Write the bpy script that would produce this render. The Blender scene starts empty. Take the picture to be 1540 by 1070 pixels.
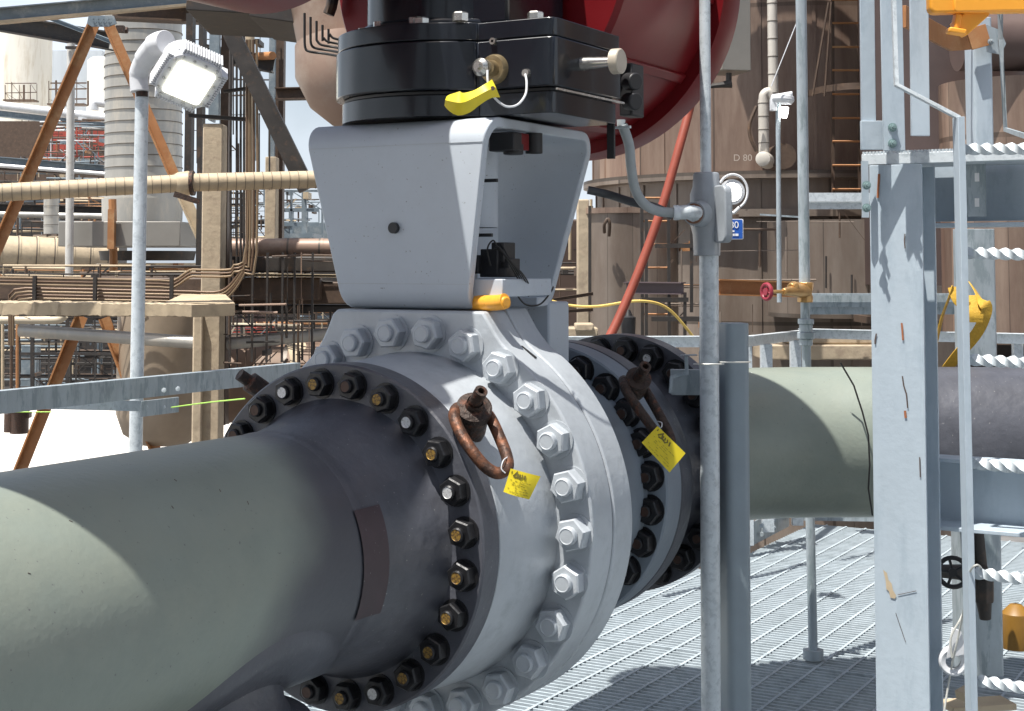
import bpy, bmesh, math, random
from mathutils import Vector as V, Matrix
random.seed(7)
R = math.radians
S = bpy.context.scene
COL = S.collection
# ------------------------------------------------------------ camera, sky, sun, exposure
F, CX, CY, PITCH = 2248.0, 767.0, 256.2, 0.063
cam = bpy.data.objects.new('camera', bpy.data.cameras.new('camera')); COL.objects.link(cam)
cam.rotation_euler = (math.pi/2 + PITCH, 0, 0)
cam.data.lens = F/1540*36; cam.data.sensor_width = 36
cam.data.shift_x = (770-CX)/1540; cam.data.shift_y = -(535-CY)/1540
cam.data.clip_start = .05; cam.data.clip_end = 4000
S.camera = cam
AX = V((math.sin(.515), math.cos(.515), 0))       # valve axis, running away to the right
UX = V((math.cos(.515), -math.sin(.515), 0))      # across it, to the right
P0 = V((-.49, 4.018, -.729))
sun_dir = (AX*-.35 + UX*-.114 + V((0, 0, 1))).normalized()
el = math.asin(sun_dir.z); az = math.atan2(sun_dir.x, sun_dir.y)
wd = bpy.data.worlds.new('World'); S.world = wd; wd.use_nodes = True
nt = wd.node_tree; bg = nt.nodes['Background']
sky = nt.nodes.new('ShaderNodeTexSky'); sky.sky_type = 'NISHITA'; sky.sun_disc = False
sky.sun_elevation = el; sky.sun_rotation = az; sky.air_density = 1.0; sky.dust_density = 3.0; sky.ozone_density = 1.0
tcw = nt.nodes.new('ShaderNodeTexCoord'); sxw = nt.nodes.new('ShaderNodeSeparateXYZ'); nt.links.new(tcw.outputs['Generated'], sxw.inputs[0])
cn = nt.nodes.new('ShaderNodeTexNoise'); cn.inputs['Scale'].default_value = 3.2; cn.inputs['Detail'].default_value = 7
nt.links.new(tcw.outputs['Generated'], cn.inputs['Vector'])
hz = nt.nodes.new('ShaderNodeMapRange'); hz.inputs[1].default_value = .42; hz.inputs[2].default_value = .02; hz.inputs[3].default_value = 0; hz.inputs[4].default_value = .55
nt.links.new(sxw.outputs[2], hz.inputs[0])
cl_ = nt.nodes.new('ShaderNodeMapRange'); cl_.inputs[1].default_value = .42; cl_.inputs[2].default_value = .66; cl_.inputs[4].default_value = .6
nt.links.new(cn.outputs[0], cl_.inputs[0])
ad = nt.nodes.new('ShaderNodeMath'); ad.operation = 'ADD'; ad.use_clamp = True; nt.links.new(hz.outputs[0], ad.inputs[0]); nt.links.new(cl_.outputs[0], ad.inputs[1])
mxw = nt.nodes.new('ShaderNodeMix'); mxw.data_type = 'RGBA'; nt.links.new(ad.outputs[0], mxw.inputs[0]); nt.links.new(sky.outputs[0], mxw.inputs[6]); mxw.inputs[7].default_value = (8.1, 9.0, 10.1, 1)
nt.links.new(mxw.outputs[2], bg.inputs[0]); bg.inputs[1].default_value = .075
sl = bpy.data.lights.new('sun', 'SUN'); sl.energy = 5.0; sl.angle = R(.5); sl.color = (1, .965, .9)
so = bpy.data.objects.new('sun', sl); COL.objects.link(so)
so.rotation_euler = sun_dir.to_track_quat('Z', 'Y').to_euler()
S.view_settings.view_transform = 'Standard'; S.view_settings.look = 'None'
S.view_settings.exposure = .68; S.view_settings.gamma = 1

# ------------------------------------------------------------ coordinates
def P(px, py, D):
    a = (px-CX)/F; b = (py-CY)/F
    cp, sp = math.cos(PITCH), math.sin(PITCH)
    y = cp + b*sp; z = sp - b*cp
    return V((a*D/y, D, z*D/y))
def W(t, u, z=0): return P0 + AX*t + UX*u + V((0, 0, z))
def onT(px, py, t):                                # pixel ray met with the plane t = const -> (u, z)
    d = P(px, py, 1); k = (P0.dot(AX)+t)/d.dot(AX); q = d*k - P0
    return q.dot(UX), q.z
def mpx(n, D): return n*D/F

# ------------------------------------------------------------ materials
MATS = {}
def mat(name, col, rough=.55, metal=0, var=.12, scale=6, bump=.0, bscale=60, col2=None, thr=(.45, .62), streak=0, spec=.5,
        coat=0, emit=None, es=0, detail=6, seams=None, speck=0, panels=None):
    if name in MATS: return MATS[name]
    m = bpy.data.materials.new(name); m.use_nodes = True; n = m.node_tree; L = n.links
    b = n.nodes['Principled BSDF']
    tc = n.nodes.new('ShaderNodeTexCoord'); mp = n.nodes.new('ShaderNodeMapping')
    L.new(tc.outputs['Object'], mp.inputs[0])
    if streak: mp.inputs['Scale'].default_value = (1, 1, streak)
    no = n.nodes.new('ShaderNodeTexNoise'); no.inputs['Scale'].default_value = scale; no.inputs['Detail'].default_value = detail
    no.inputs['Roughness'].default_value = .62
    L.new(mp.outputs[0], no.inputs['Vector'])
    cr = n.nodes.new('ShaderNodeValToRGB')
    c = V(col)
    cr.color_ramp.elements[0].position = .28; cr.color_ramp.elements[1].position = .74
    cr.color_ramp.elements[0].color = (*(c*(1-var)), 1); cr.color_ramp.elements[1].color = (*[min(1, x*(1+var)) for x in c], 1)
    L.new(no.outputs[0], cr.inputs[0]); out = cr.outputs[0]
    if col2:
        n2 = n.nodes.new('ShaderNodeTexNoise'); n2.inputs['Scale'].default_value = scale*1.7; n2.inputs['Detail'].default_value = 8
        n2.inputs['Roughness'].default_value = .7
        mv = n.nodes.new('ShaderNodeMapping'); mv.inputs['Location'].default_value = (3.1, 7.7, 1.3)
        if streak: mv.inputs['Scale'].default_value = (1, 1, streak)
        L.new(tc.outputs['Object'], mv.inputs[0]); L.new(mv.outputs[0], n2.inputs['Vector'])
        r2 = n.nodes.new('ShaderNodeMapRange'); r2.inputs[1].default_value = thr[0]; r2.inputs[2].default_value = thr[1]
        L.new(n2.outputs[0], r2.inputs[0])
        mx = n.nodes.new('ShaderNodeMix'); mx.data_type = 'RGBA'; L.new(r2.outputs[0], mx.inputs[0])
        L.new(out, mx.inputs[6]); mx.inputs[7].default_value = (*col2, 1); out = mx.outputs[2]
    if speck:
        n3 = n.nodes.new('ShaderNodeTexNoise'); n3.inputs['Scale'].default_value = 110; n3.inputs['Detail'].default_value = 2
        L.new(tc.outputs['Object'], n3.inputs['Vector'])
        r3 = n.nodes.new('ShaderNodeMapRange'); r3.inputs[1].default_value = .71; r3.inputs[2].default_value = .76
        L.new(n3.outputs[0], r3.inputs[0])
        m3 = n.nodes.new('ShaderNodeMix'); m3.data_type = 'RGBA'; L.new(r3.outputs[0], m3.inputs[0])
        L.new(out, m3.inputs[6]); m3.inputs[7].default_value = (speck, speck, speck, 1); out = m3.outputs[2]
    if panels:
        npn, hz_, amt = panels
        sp_ = n.nodes.new('ShaderNodeSeparateXYZ'); L.new(tc.outputs['Object'], sp_.inputs[0])
        def mth(op, a, b2=None):
            q = n.nodes.new('ShaderNodeMath'); q.operation = op
            for i_, v_ in enumerate((a, b2)):
                if v_ is None: continue
                if isinstance(v_, (int, float)): q.inputs[i_].default_value = v_
                else: L.new(v_, q.inputs[i_])
            return q.outputs[0]
        ang = mth('MULTIPLY', mth('ARCTAN2', sp_.outputs[1], sp_.outputs[0]), npn/(2*math.pi)); ia = mth('FLOOR', ang)
        zz = mth('DIVIDE', sp_.outputs[2], hz_); iz = mth('FLOOR', zz)
        cb = n.nodes.new('ShaderNodeCombineXYZ'); L.new(ia, cb.inputs[0]); L.new(iz, cb.inputs[1])
        wn = n.nodes.new('ShaderNodeTexWhiteNoise'); L.new(cb.outputs[0], wn.inputs['Vector'])
        mr = n.nodes.new('ShaderNodeMapRange'); mr.inputs[3].default_value = 1-amt; mr.inputs[4].default_value = 1+amt; L.new(wn.outputs['Value'], mr.inputs[0])
        ed = mth('MINIMUM', mth('SUBTRACT', ang, ia), mth('SUBTRACT', zz, iz)); lt = mth('GREATER_THAN', ed, .025)
        fac = mth('MULTIPLY', mr.outputs[0], mth('ADD', mth('MULTIPLY', lt, .5), .5))
        vm = n.nodes.new('ShaderNodeVectorMath'); vm.operation = 'SCALE'; L.new(out, vm.inputs[0]); L.new(fac, vm.inputs['Scale']); out = vm.outputs[0]
    L.new(out, b.inputs['Base Color'])
    rr = n.nodes.new('ShaderNodeMapRange'); rr.inputs[3].default_value = max(.03, rough-.12*(rough > .2)); rr.inputs[4].default_value = min(1, rough+.12)
    L.new(no.outputs[0], rr.inputs[0]); L.new(rr.outputs[0], b.inputs['Roughness'])
    b.inputs['Metallic'].default_value = metal; b.inputs['Specular IOR Level'].default_value = spec
    b.inputs['Coat Weight'].default_value = coat; b.inputs['Coat Roughness'].default_value = .08
    if bump:
        nb = n.nodes.new('ShaderNodeTexNoise'); nb.inputs['Scale'].default_value = bscale; nb.inputs['Detail'].default_value = 5
        L.new(tc.outputs['Object'], nb.inputs['Vector'])
        bp = n.nodes.new('ShaderNodeBump'); bp.inputs['Strength'].default_value = bump; bp.inputs['Distance'].default_value = .02
        L.new(nb.outputs[0], bp.inputs['Height']); L.new(bp.outputs[0], b.inputs['Normal'])
    if emit: b.inputs['Emission Color'].default_value = (*emit, 1); b.inputs['Emission Strength'].default_value = es
    MATS[name] = m; return m
grayp = mat('valve_paint', (.41, .44, .47), .40, .12, .14, 4, .10, 40, col2=(.33, .355, .38), thr=(.52, .70))
grayy = mat('yoke_paint', (.46, .505, .56), .46, 0, .06, 3, .02, 60, col2=(.44, .48, .53), thr=(.5, .75), speck=.2)
darkf = mat('dark_primer', (.074, .077, .092), .42, 0, .25, 5, .15, 30, speck=.22)
bluef = mat('bluegray_primer', (.20, .235, .275), .5, 0, .15, 6, .1, 40)
blackn = mat('black_nut', (.018, .018, .02), .38, .3, .3, 30, .1, 60)
ygold = mat('gold_stud_end', (.38, .23, .05), .5, .4, .35, 60, col2=(.08, .05, .03), thr=(.45, .58))
white_end = mat('white_stud_end', (.62, .62, .62), .4, .3, .3, 60, col2=(.14, .12, .11), thr=(.55, .65))
brown_end = mat('brown_stud_end', (.07, .04, .03), .5, .4, .3, 60)
gloss = mat('black_gloss', (.009, .011, .016), .14, 0, .2, 4, .04, 4, coat=.15, spec=.45)
blackm = mat('black_matte', (.015, .015, .017), .5, 0, .2, 20)
redp = mat('red_gloss', (.15, .006, .009), .38, 0, .12, 3, .03, 6, spec=.3)
galv = mat('galvanized', (.60, .65, .68), .42, .2, .10, 22, .05, 50, col2=(.47, .52, .55), thr=(.5, .6))
galvd = mat('galvanized_dull', (.36, .41, .44), .5, .3, .2, 14, .05, 50, col2=(.25, .3, .32), thr=(.5, .6), streak=.25)
coln = mat('galvanized_column', (.43, .50, .56), .48, .08, .07, 7, .05, 40, col2=(.37, .44, .50), thr=(.5, .62), streak=.3)
grate = mat('grating_steel', (.40, .46, .50), .5, 0, .12, 7, col2=(.30, .35, .38), thr=(.5, .66))
chrome = mat('stainless', (.6, .58, .54), .25, .9, .15, 30)
rust = mat('rusty_iron', (.06, .032, .022), .55, .4, .4, 16, .25, 60, col2=(.22, .085, .04), thr=(.44, .66))
rustd = mat('dark_rusty_iron', (.045, .03, .024), .6, .4, .4, 25, .5, 60, col2=(.12, .05, .03), thr=(.52, .62))
yel = mat('yellow_tag', (.72, .57, .02), .5, 0, .06, 30)
tagink = mat('tag_ink', (.16, .13, .02), .6)
yhan = mat('yellow_rubber', (.80, .36, .03), .45, 0, .12, 40, col2=(.5, .2, .02), thr=(.58, .7))
ygate = mat('yellow_gate_paint', (.85, .36, .035), .42, 0, .06, 8)
tankm = mat('brown_cladding', (.17, .105, .078), .45, .25, .3, 2.2, .06, 3, col2=(.35, .26, .20), thr=(.38, .72), streak=.16, panels=(15, 1.35, .3))
tanks = mat('grey_cladding', (.25, .205, .17), .42, .3, .25, 2.6, .06, 3, col2=(.15, .11, .085), thr=(.4, .75), streak=.22, panels=(12, 1.2, .2))
silver = mat('silver_jacket', (.42, .405, .37), .42, .4, .18, 2.5, .12, 6, col2=(.55, .5, .42), thr=(.5, .7), streak=.3)
seamm = mat('dark_seam_strap', (.13, .11, .09), .5, .3)  # dark rings marking the jacket seams
tan = mat('tan_insulation', (.50, .40, .27), .6, .05, .14, 4, .15, 12, col2=(.38, .30, .21), thr=(.5, .7))
tanc = mat('tan_concrete', (.42, .34, .24), .85, 0, .15, 5, .3, 14, col2=(.32, .25, .18), thr=(.5, .66))
orange = mat('rust_orange_steel', (.36, .16, .06), .6, 0, .22, 3, .1, 20, col2=(.45, .27, .13), thr=(.5, .72))
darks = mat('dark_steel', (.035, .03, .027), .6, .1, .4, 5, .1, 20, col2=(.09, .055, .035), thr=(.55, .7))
browns = mat('brown_steel', (.085, .055, .038), .6, .1, .3, 9, .1, 20, col2=(.16, .095, .055), thr=(.55, .75))
bluesteel = mat('blue_grey_steel', (.17, .21, .24), .5, .2, .2, 3, col2=(.3, .33, .34), thr=(.5, .7))
vbrown = mat('vessel_brown', (.30, .205, .155), .5, .2, .15, 1.5, .05, 6, col2=(.36, .28, .22), thr=(.5, .7))
redhose = mat('red_hose', (.24, .055, .035), .6, 0, .2, 12, spec=.25)
greyhose = mat('grey_conduit', (.34, .37, .38), .5, 0, .1, 20)
blackcab = mat('black_cable', (.012, .012, .012), .5)
greyrub = mat('light_grey_cover', (.33, .37, .40), .45, 0, .1, 10, .05, 60)
brass = mat('brass', (.50, .30, .12), .35, .7, .2, 30)
redw = mat('red_handwheel', (.27, .02, .04), .45, 0, .2, 30)
whitep = mat('white_fixture', (.62, .63, .65), .4, 0, .05, 20)
lens = mat('lit_lens', (1, .98, .85), .3, 0, 0, 5, emit=(1, .97, .80), es=1.5)
ledm = mat('lit_led', (1, 1, 1), .3, 0, 0, 5, emit=(1, .99, .94), es=6)
bluesign = mat('blue_sign', (.02, .10, .42), .4)
whitem = mat('white_mark', (.8, .8, .8), .5)
sand = mat('bright_sand', (.74, .69, .62), .9, 0, .06, .2, .1, 3)
harn = mat('yellow_webbing', (.52, .31, .03), .7, 0, .15, 40, .2, 120)
ropey = mat('yellow_rope', (.65, .45, .12), .7)
ropeg = mat('green_line', (.45, .75, .12), .6)
whitev = mat('pale_plaster', (.62, .60, .54), .8, 0, .12, .6, .05, 3, col2=(.42, .36, .27), thr=(.5, .7), streak=.15)
green = mat('green_panel', (.03, .13, .08), .6)
redc = mat('red_container', (.36, .06, .04), .6, 0, .3, 4)
scuffr = mat('rust_scuff', (.33, .12, .05), .7, 0, .3, 60)
scuffd = mat('dark_scuff', (.09, .06, .05), .7)
dred = mat('dark_red_primer', (.050, .032, .038), .5, 0, .25, 10, speck=.2)

def pipe_mat(name, t0, w, zk):
    # grey-green coating; charcoal primer band near the flange weld, its ragged edge part of the paint
    m = mat(name, (.205, .235, .203), .40, 0, .12, 4, .06, 60, col2=(.225, .25, .21), thr=(.4, .7), speck=.13)
    n = m.node_tree; L = n.links; b = n.nodes['Principled BSDF']
    src = b.inputs['Base Color'].links[0].from_socket
    tc = n.nodes.new('ShaderNodeTexCoord'); sx = n.nodes.new('ShaderNodeSeparateXYZ')
    nz = n.nodes.new('ShaderNodeTexNoise'); nz.inputs['Scale'].default_value = 2.2; nz.inputs['Detail'].default_value = 4
    L.new(tc.outputs['Object'], sx.inputs[0]); L.new(tc.outputs['Object'], nz.inputs['Vector'])
    return m, n, L, b, src, sx, nz
def finish_band(pk, comps, lo, hi):
    m, n, L, b, src, sx, nz = pk
    acc = None
    for sock, k in comps:
        mm = n.nodes.new('ShaderNodeMath'); mm.operation = 'MULTIPLY'; mm.inputs[1].default_value = k
        L.new(sx.outputs[sock] if sock != 'n' else nz.outputs[0], mm.inputs[0])
        if acc is None: acc = mm
        else:
            ad = n.nodes.new('ShaderNodeMath'); ad.operation = 'ADD'; L.new(acc.outputs[0], ad.inputs[0]); L.new(mm.outputs[0], ad.inputs[1]); acc = ad
    r = n.nodes.new('ShaderNodeMapRange'); r.interpolation_type = 'SMOOTHSTEP'; r.inputs[1].default_value = lo; r.inputs[2].default_value = hi
    L.new(acc.outputs[0], r.inputs[0])
    mx = n.nodes.new('ShaderNodeMix'); mx.data_type = 'RGBA'; L.new(r.outputs[0], mx.inputs[0]); L.new(src, mx.inputs[6])
    mx.inputs[7].default_value = (.060, .062, .074, 1); L.new(mx.outputs[2], b.inputs['Base Color']); return m

# ------------------------------------------------------------ mesh builder
ORI = {}
class M:
    def __init__(s): s.v = []; s.f = []; s.mi = []; s.cur = 0
    def add(s, vs, fs):
        b = len(s.v); s.v += [V(x) for x in vs]; s.f += [tuple(b+i for i in f) for f in fs]; s.mi += [s.cur]*len(fs); return s
    def box(s, c, size, x=V((1, 0, 0)), y=V((0, 1, 0)), z=None):
        x = V(x).normalized(); y = V(y); z = (V(z) if z is not None else x.cross(y)).normalized(); y = z.cross(x).normalized()
        h = [k/2 for k in size]; c = V(c); vs = []
        for i in (-1, 1):
            for j in (-1, 1):
                for k in (-1, 1): vs.append(c + x*h[0]*i + y*h[1]*j + z*h[2]*k)
        return s.add(vs, [(0, 1, 3, 2), (4, 6, 7, 5), (0, 4, 5, 1), (2, 3, 7, 6), (0, 2, 6, 4), (1, 5, 7, 3)])
    def sweep(s, pts, poly, up=V((0, 0, 1)), caps=True, closed=False):
        pts = [V(p) for p in pts]; n = len(pts); k = len(poly); b = len(s.v)
        for i, p in enumerate(pts):
            if closed: d = pts[(i+1) % n]-pts[i-1]
            else: d = pts[min(i+1, n-1)]-pts[max(i-1, 0)]
            d.normalize(); sd = d.cross(up)
            if sd.length < 1e-4: sd = d.cross(V((1, 0, 0)))
            sd.normalize(); u2 = sd.cross(d)
            sc = 1
            if 0 < i < n-1 or closed:
                e = (pts[(i+1) % n]-p).normalized(); sc = 1/max(.5, math.sqrt(max(.05, (1+e.dot((p-pts[i-1]).normalized()))/2)))
            s.v += [p + sd*q[0]*sc + u2*q[1] for q in poly]
        fs = []
        for i in range(n if closed else n-1):
            a0 = b+i*k; a1 = b+((i+1) % n)*k
            for j in range(k): fs.append((a0+j, a0+(j+1) % k, a1+(j+1) % k, a1+j))
        if caps and not closed: fs += [tuple(b+j for j in reversed(range(k))), tuple(b+(n-1)*k+j for j in range(k))]
        s.f += fs; s.mi += [s.cur]*len(fs); return s
    def tube(s, pts, r, n=12, caps=True, closed=False):
        # parallel transport tube; r number or list
        pts = [V(p) for p in pts]; N = len(pts); rs = r if isinstance(r, (list, tuple)) else [r]*N; b = len(s.v); nrm = None
        for i, p in enumerate(pts):
            d = (pts[(i+1) % N]-pts[i-1]) if closed else (pts[min(i+1, N-1)]-pts[max(i-1, 0)])
            d.normalize()
            if nrm is None: nrm = d.orthogonal().normalized()
            nrm = (nrm - d*nrm.dot(d)).normalized(); bn = d.cross(nrm)
            s.v += [p + (nrm*math.cos(2*math.pi*j/n) + bn*math.sin(2*math.pi*j/n))*rs[i] for j in range(n)]
        fs = []
        for i in range(N if closed else N-1):
            a0 = b+i*n; a1 = b+((i+1) % N)*n
            for j in range(n): fs.append((a0+j, a0+(j+1) % n, a1+(j+1) % n, a1+j))
        if caps and not closed: fs += [tuple(b+j for j in reversed(range(n))), tuple(b+(N-1)*n+j for j in range(n))]
        s.f += fs; s.mi += [s.cur]*len(fs); return s
    def lathe(s, prof, o, ax, n=48, a0=0, a1=2*math.pi, ref=None):
        ax = V(ax).normalized(); x = (V(ref) - ax*V(ref).dot(ax)).normalized() if ref is not None else ax.orthogonal().normalized(); y = ax.cross(x); o = V(o)
        full = abs(a1-a0) > 6.28; k = n if full else n+1; b = len(s.v)
        for (t, r) in prof:
            for j in range(k):
                a = a0+(a1-a0)*j/n
                s.v.append(o + ax*t + (x*math.cos(a)+y*math.sin(a))*max(r, 1e-5))
        fs = []
        for i in range(len(prof)-1):
            for j in range(n):
                j2 = (j+1) % k if full else j+1
                fs.append((b+i*k+j, b+i*k+j2, b+(i+1)*k+j2, b+(i+1)*k+j))
        s.f += fs; s.mi += [s.cur]*len(fs); return s
    def prism(s, poly, o, x, y, d):                 # 2D polygon extruded by vector d
        o = V(o); x = V(x); y = V(y); d = V(d); k = len(poly)
        a = [o+x*p[0]+y*p[1] for p in poly]; c = [q+d for q in a]
        return s.add(a+c, [tuple(reversed(range(k))), tuple(range(k, 2*k))]+[(i, (i+1) % k, k+(i+1) % k, k+i) for i in range(k)])
    def build(s, name, ma, parent=None, smooth=35, bevel=0, seg=2, origin=None, local=False):
        if parent is not None: o = ORI[parent.name]
        elif origin is not None: o = V(origin)
        else:
            xs = [v.x for v in s.v]; ys = [v.y for v in s.v]; zs = [v.z for v in s.v]
            o = V(((min(xs)+max(xs))/2, (min(ys)+max(ys))/2, min(zs)))
        if local: o = V((0, 0, 0))
        me = bpy.data.meshes.new(name); me.from_pydata([tuple(v-o) for v in s.v], [], s.f); me.validate()
        for m_ in (ma if isinstance(ma, (list, tuple)) else [ma]): me.materials.append(m_)
        if isinstance(ma, (list, tuple)) and len(me.polygons) == len(s.mi): me.polygons.foreach_set('material_index', s.mi)
        bm = bmesh.new(); bm.from_mesh(me); bmesh.ops.recalc_face_normals(bm, faces=bm.faces); bm.to_mesh(me); bm.free()
        if smooth: me.shade_smooth(); me.set_sharp_from_angle(angle=R(smooth))
        ob = bpy.data.objects.new(name, me); COL.objects.link(ob)
        if parent is not None: ob.parent = parent
        else: ob.location = o
        ORI[ob.name] = V((0, 0, 0)) if local else o
        if parent is not None: ORI[ob.name] = ORI[parent.name]
        if bevel:
            bv = ob.modifiers.new('bevel', 'BEVEL'); bv.width = bevel; bv.segments = seg; bv.limit_method = 'ANGLE'; bv.angle_limit = R(40); bv.harden_normals = False
        return ob
def tag(o, label=None, cat=None, group=None, kind=None):
    if label: o['label'] = label
    if cat: o['category'] = cat
    if group: o['group'] = group
    if kind: o['kind'] = kind
    return o
def thing(name, loc, label, cat, group=None):
    o = bpy.data.objects.new(name, None); o.empty_display_size = .1; COL.objects.link(o); o.location = loc; ORI[o.name] = V(loc)
    return tag(o, label, cat, group)
def place(mesh_ob_data, name, parent, pos, rot, mats=None):
    o = bpy.data.objects.new(name, mesh_ob_data); COL.objects.link(o); o.parent = parent
    o.location = V(pos)-ORI[parent.name] if parent.type == 'EMPTY' else V(pos)
    o.rotation_mode = 'QUATERNION'; o.rotation_quaternion = rot; ORI[o.name] = V((0, 0, 0)); return o
def text_mesh(txt, size, o, x, y, name, ma, parent, ext=.001, align='CENTER', shear=0):
    cu = bpy.data.curves.new('letters', 'FONT'); cu.body = txt; cu.size = size; cu.extrude = ext; cu.align_x = align; cu.align_y = 'CENTER'; cu.shear = shear
    ob = bpy.data.objects.new('letters', cu); COL.objects.link(ob); bpy.context.view_layer.update()
    me = bpy.data.meshes.new_from_object(ob.evaluated_get(bpy.context.evaluated_depsgraph_get())); bpy.data.objects.remove(ob)
    x = V(x).normalized(); y = V(y).normalized(); z = x.cross(y)
    org = ORI[parent.name]
    for v in me.vertices: v.co = V(o)-org + x*v.co.x + y*v.co.y + z*v.co.z
    me.materials.clear(); me.materials.append(ma)
    t = bpy.data.objects.new(name, me); COL.objects.link(t); t.parent = parent; return t
def spline(pts, n=8):
    pts = [V(p) for p in pts]; out = []
    for i in range(len(pts)-1):
        p0 = pts[max(i-1, 0)]; p1 = pts[i]; p2 = pts[i+1]; p3 = pts[min(i+2, len(pts)-1)]
        for k in range(n):
            t = k/n; out.append(.5*((2*p1)+(-p0+p2)*t+(2*p0-5*p1+4*p2-p3)*t*t+(-p0+3*p1-3*p2+p3)*t**3))
    return out+[pts[-1]]
def SP(*q, n=8): return spline([P(*a) for a in q], n)
def ISEC(h, w, t): 
    return [(-w/2, -h/2), (w/2, -h/2), (w/2, -h/2+t), (t/2, -h/2+t), (t/2, h/2-t), (w/2, h/2-t), (w/2, h/2), (-w/2, h/2), (-w/2, h/2-t), (-t/2, h/2-t), (-t/2, -h/2+t), (-w/2, -h/2+t)]
def RECT(w, h): return [(-w/2, -h/2), (w/2, -h/2), (w/2, h/2), (-w/2, h/2)]
def LSEC(w, h, t): return [(0, 0), (w, 0), (w, -t), (t, -t), (t, -h), (0, -h)]
def CSEC(h, w, t): return [(0, -h/2), (w, -h/2), (w, -h/2+t), (t, -h/2+t), (t, h/2-t), (w, h/2-t), (w, h/2), (0, h/2)]

# ------------------------------------------------------------ setting: ground and platform floor
GZ = -8.0
g = M(); g.add([(-900, -60, GZ), (900, -60, GZ), (900, 1600, GZ), (-900, 1600, GZ)], [(0, 1, 2, 3)])
tag(g.build('ground', sand, smooth=0, origin=(0, 0, GZ)), kind='structure')
g = M(); g.lathe([(0, 0), (0, 47)], (0, 2, GZ+.004), (0, 0, 1), 48)
tag(g.build('bounce_blocker', mat('dark_bounce_blocker', (.13, .125, .12), .9, 0, .3, 1), smooth=0), kind='structure')  # dark disc added to cut light bouncing up from the pale ground
FZ = -1.75
fl = M()
def in_plat(t, u): return (-3 < t < 4.9 and -2.66 < u < 4.2) or (4.9 <= t < 6.65 and -.86 < u < 4.2)
bar_p, rod_p = .043, .132
t = -3.0
while t < 6.65:                                         # bearing bars run across the valve axis
    ul = -2.66 if t < 4.9 else -.86
    c = W(t, (ul+4.2)/2); c.z = FZ-.016
    fl.box(c, (4.2-ul, .010, .036), UX, AX); t += bar_p
u = -2.6
rod = [(math.cos(a)*.0075, math.sin(a)*.0045) for a in (0.4, 1.97, 3.5, 5.1)]
while u < 4.2:
    t1 = 4.9 if u < -.86 else 6.65
    a = W(-3, u); b = W(t1, u); a.z = b.z = FZ+.0025
    fl.sweep([a, b], rod); u += rod_p
for tt in (.95, 3.15, 5.2):                              # banding where panels meet
    a = W(tt, -2.6 if tt < 4.9 else -.86); b = W(tt, 4.2); a.z = b.z = FZ-.012; fl.sweep([a, b], RECT(.012, .036))
tag(fl.build('floor', grate, smooth=0, origin=(0, 4, FZ-.05)), kind='structure')
bm_ = M()
for tt in (-2.6, -.6, 1.6, 3.6, 5.5):
    a = W(tt, -2.6 if tt < 4.9 else -.8); b = W(tt, 4.2); a.z = b.z = FZ-.16; bm_.sweep([a, b], ISEC(.2, .1, .012))
for uu in (-2.6, -.8, 1.6, 3.9):
    a = W(-3, uu); b = W(4.9 if uu < -.9 else 6.6, uu); a.z = b.z = FZ-.37; bm_.sweep([a, b], ISEC(.22, .12, .012))
tag(bm_.build('floor_beams', galvd, smooth=0), kind='structure')

# ------------------------------------------------------------ the valve
VALVE = thing('ball_valve', W(.7, 0, -.6), 'big pale grey flanged ball valve in the middle with a ring of grey bolts', 'valve')
def nut_mesh(name, Rn, h, sr, pr, mat_, face_t=0):
    m = M(); hexp = []
    prof = [(0, Rn*1.02), (0, Rn), (-h*.86, Rn), (-h, Rn*.86), (-h, sr)]
    b = len(m.v)
    for (tt, r) in [(0, Rn), (-h*.88, Rn), (-h, Rn*.9), (-h, sr*1.02)]:
        for j in range(6):
            a = R(60*j); m.v.append(V((math.cos(a)*r, tt, math.sin(a)*r)))
    for i in range(3):
        for j in range(6): m.f.append((i*6+j, i*6+(j+1) % 6, (i+1)*6+(j+1) % 6, (i+1)*6+j)); m.mi.append(0)
    m.lathe([(0, Rn*1.13), (-.004, Rn*1.13), (-.004, Rn*.8)], (0, 0, 0), (0, 1, 0), 20)
    ob = m.build(name, mat_, local=True, smooth=25); me = ob.data; bpy.data.objects.remove(ob)
    s = M(); s.lathe([(-h+.002, sr), (-h-pr+.003, sr), (-h-pr, sr-.004), (-h-pr, sr*.8)], (0, 0, 0), (0, 1, 0), 20); s.cur = 1
    s.lathe([(-h-pr, sr*.8), (-h-pr+.001, sr*.74), (-h-pr+.001, 0)], (0, 0, 0), (0, 1, 0), 20)
    return me, s
def stud_data(name, s, ma):
    ob = s.build(name, ma, local=True, smooth=30); me = ob.data; bpy.data.objects.remove(ob); return me
def bolt_ring(parent, t, r, n, ph, nutm, studs, pick, st=None):
    for i in range(n):
        a = ph + (st or 2*math.pi/n)*i
        pos = W(t, r*math.sin(a), r*math.cos(a))
        q = Matrix.Rotation(-.515, 4, 'Z') @ Matrix.Rotation(random.uniform(0, 6.28), 4, 'Y')
        o = place(nutm, 'nut', parent, pos, q.to_quaternion())
        k = place(studs[pick(i)], 'stud', o, (0, 0, 0), (1, 0, 0, 0)); k.scale = (1, random.uniform(.94, 1.07), 1)
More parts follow.
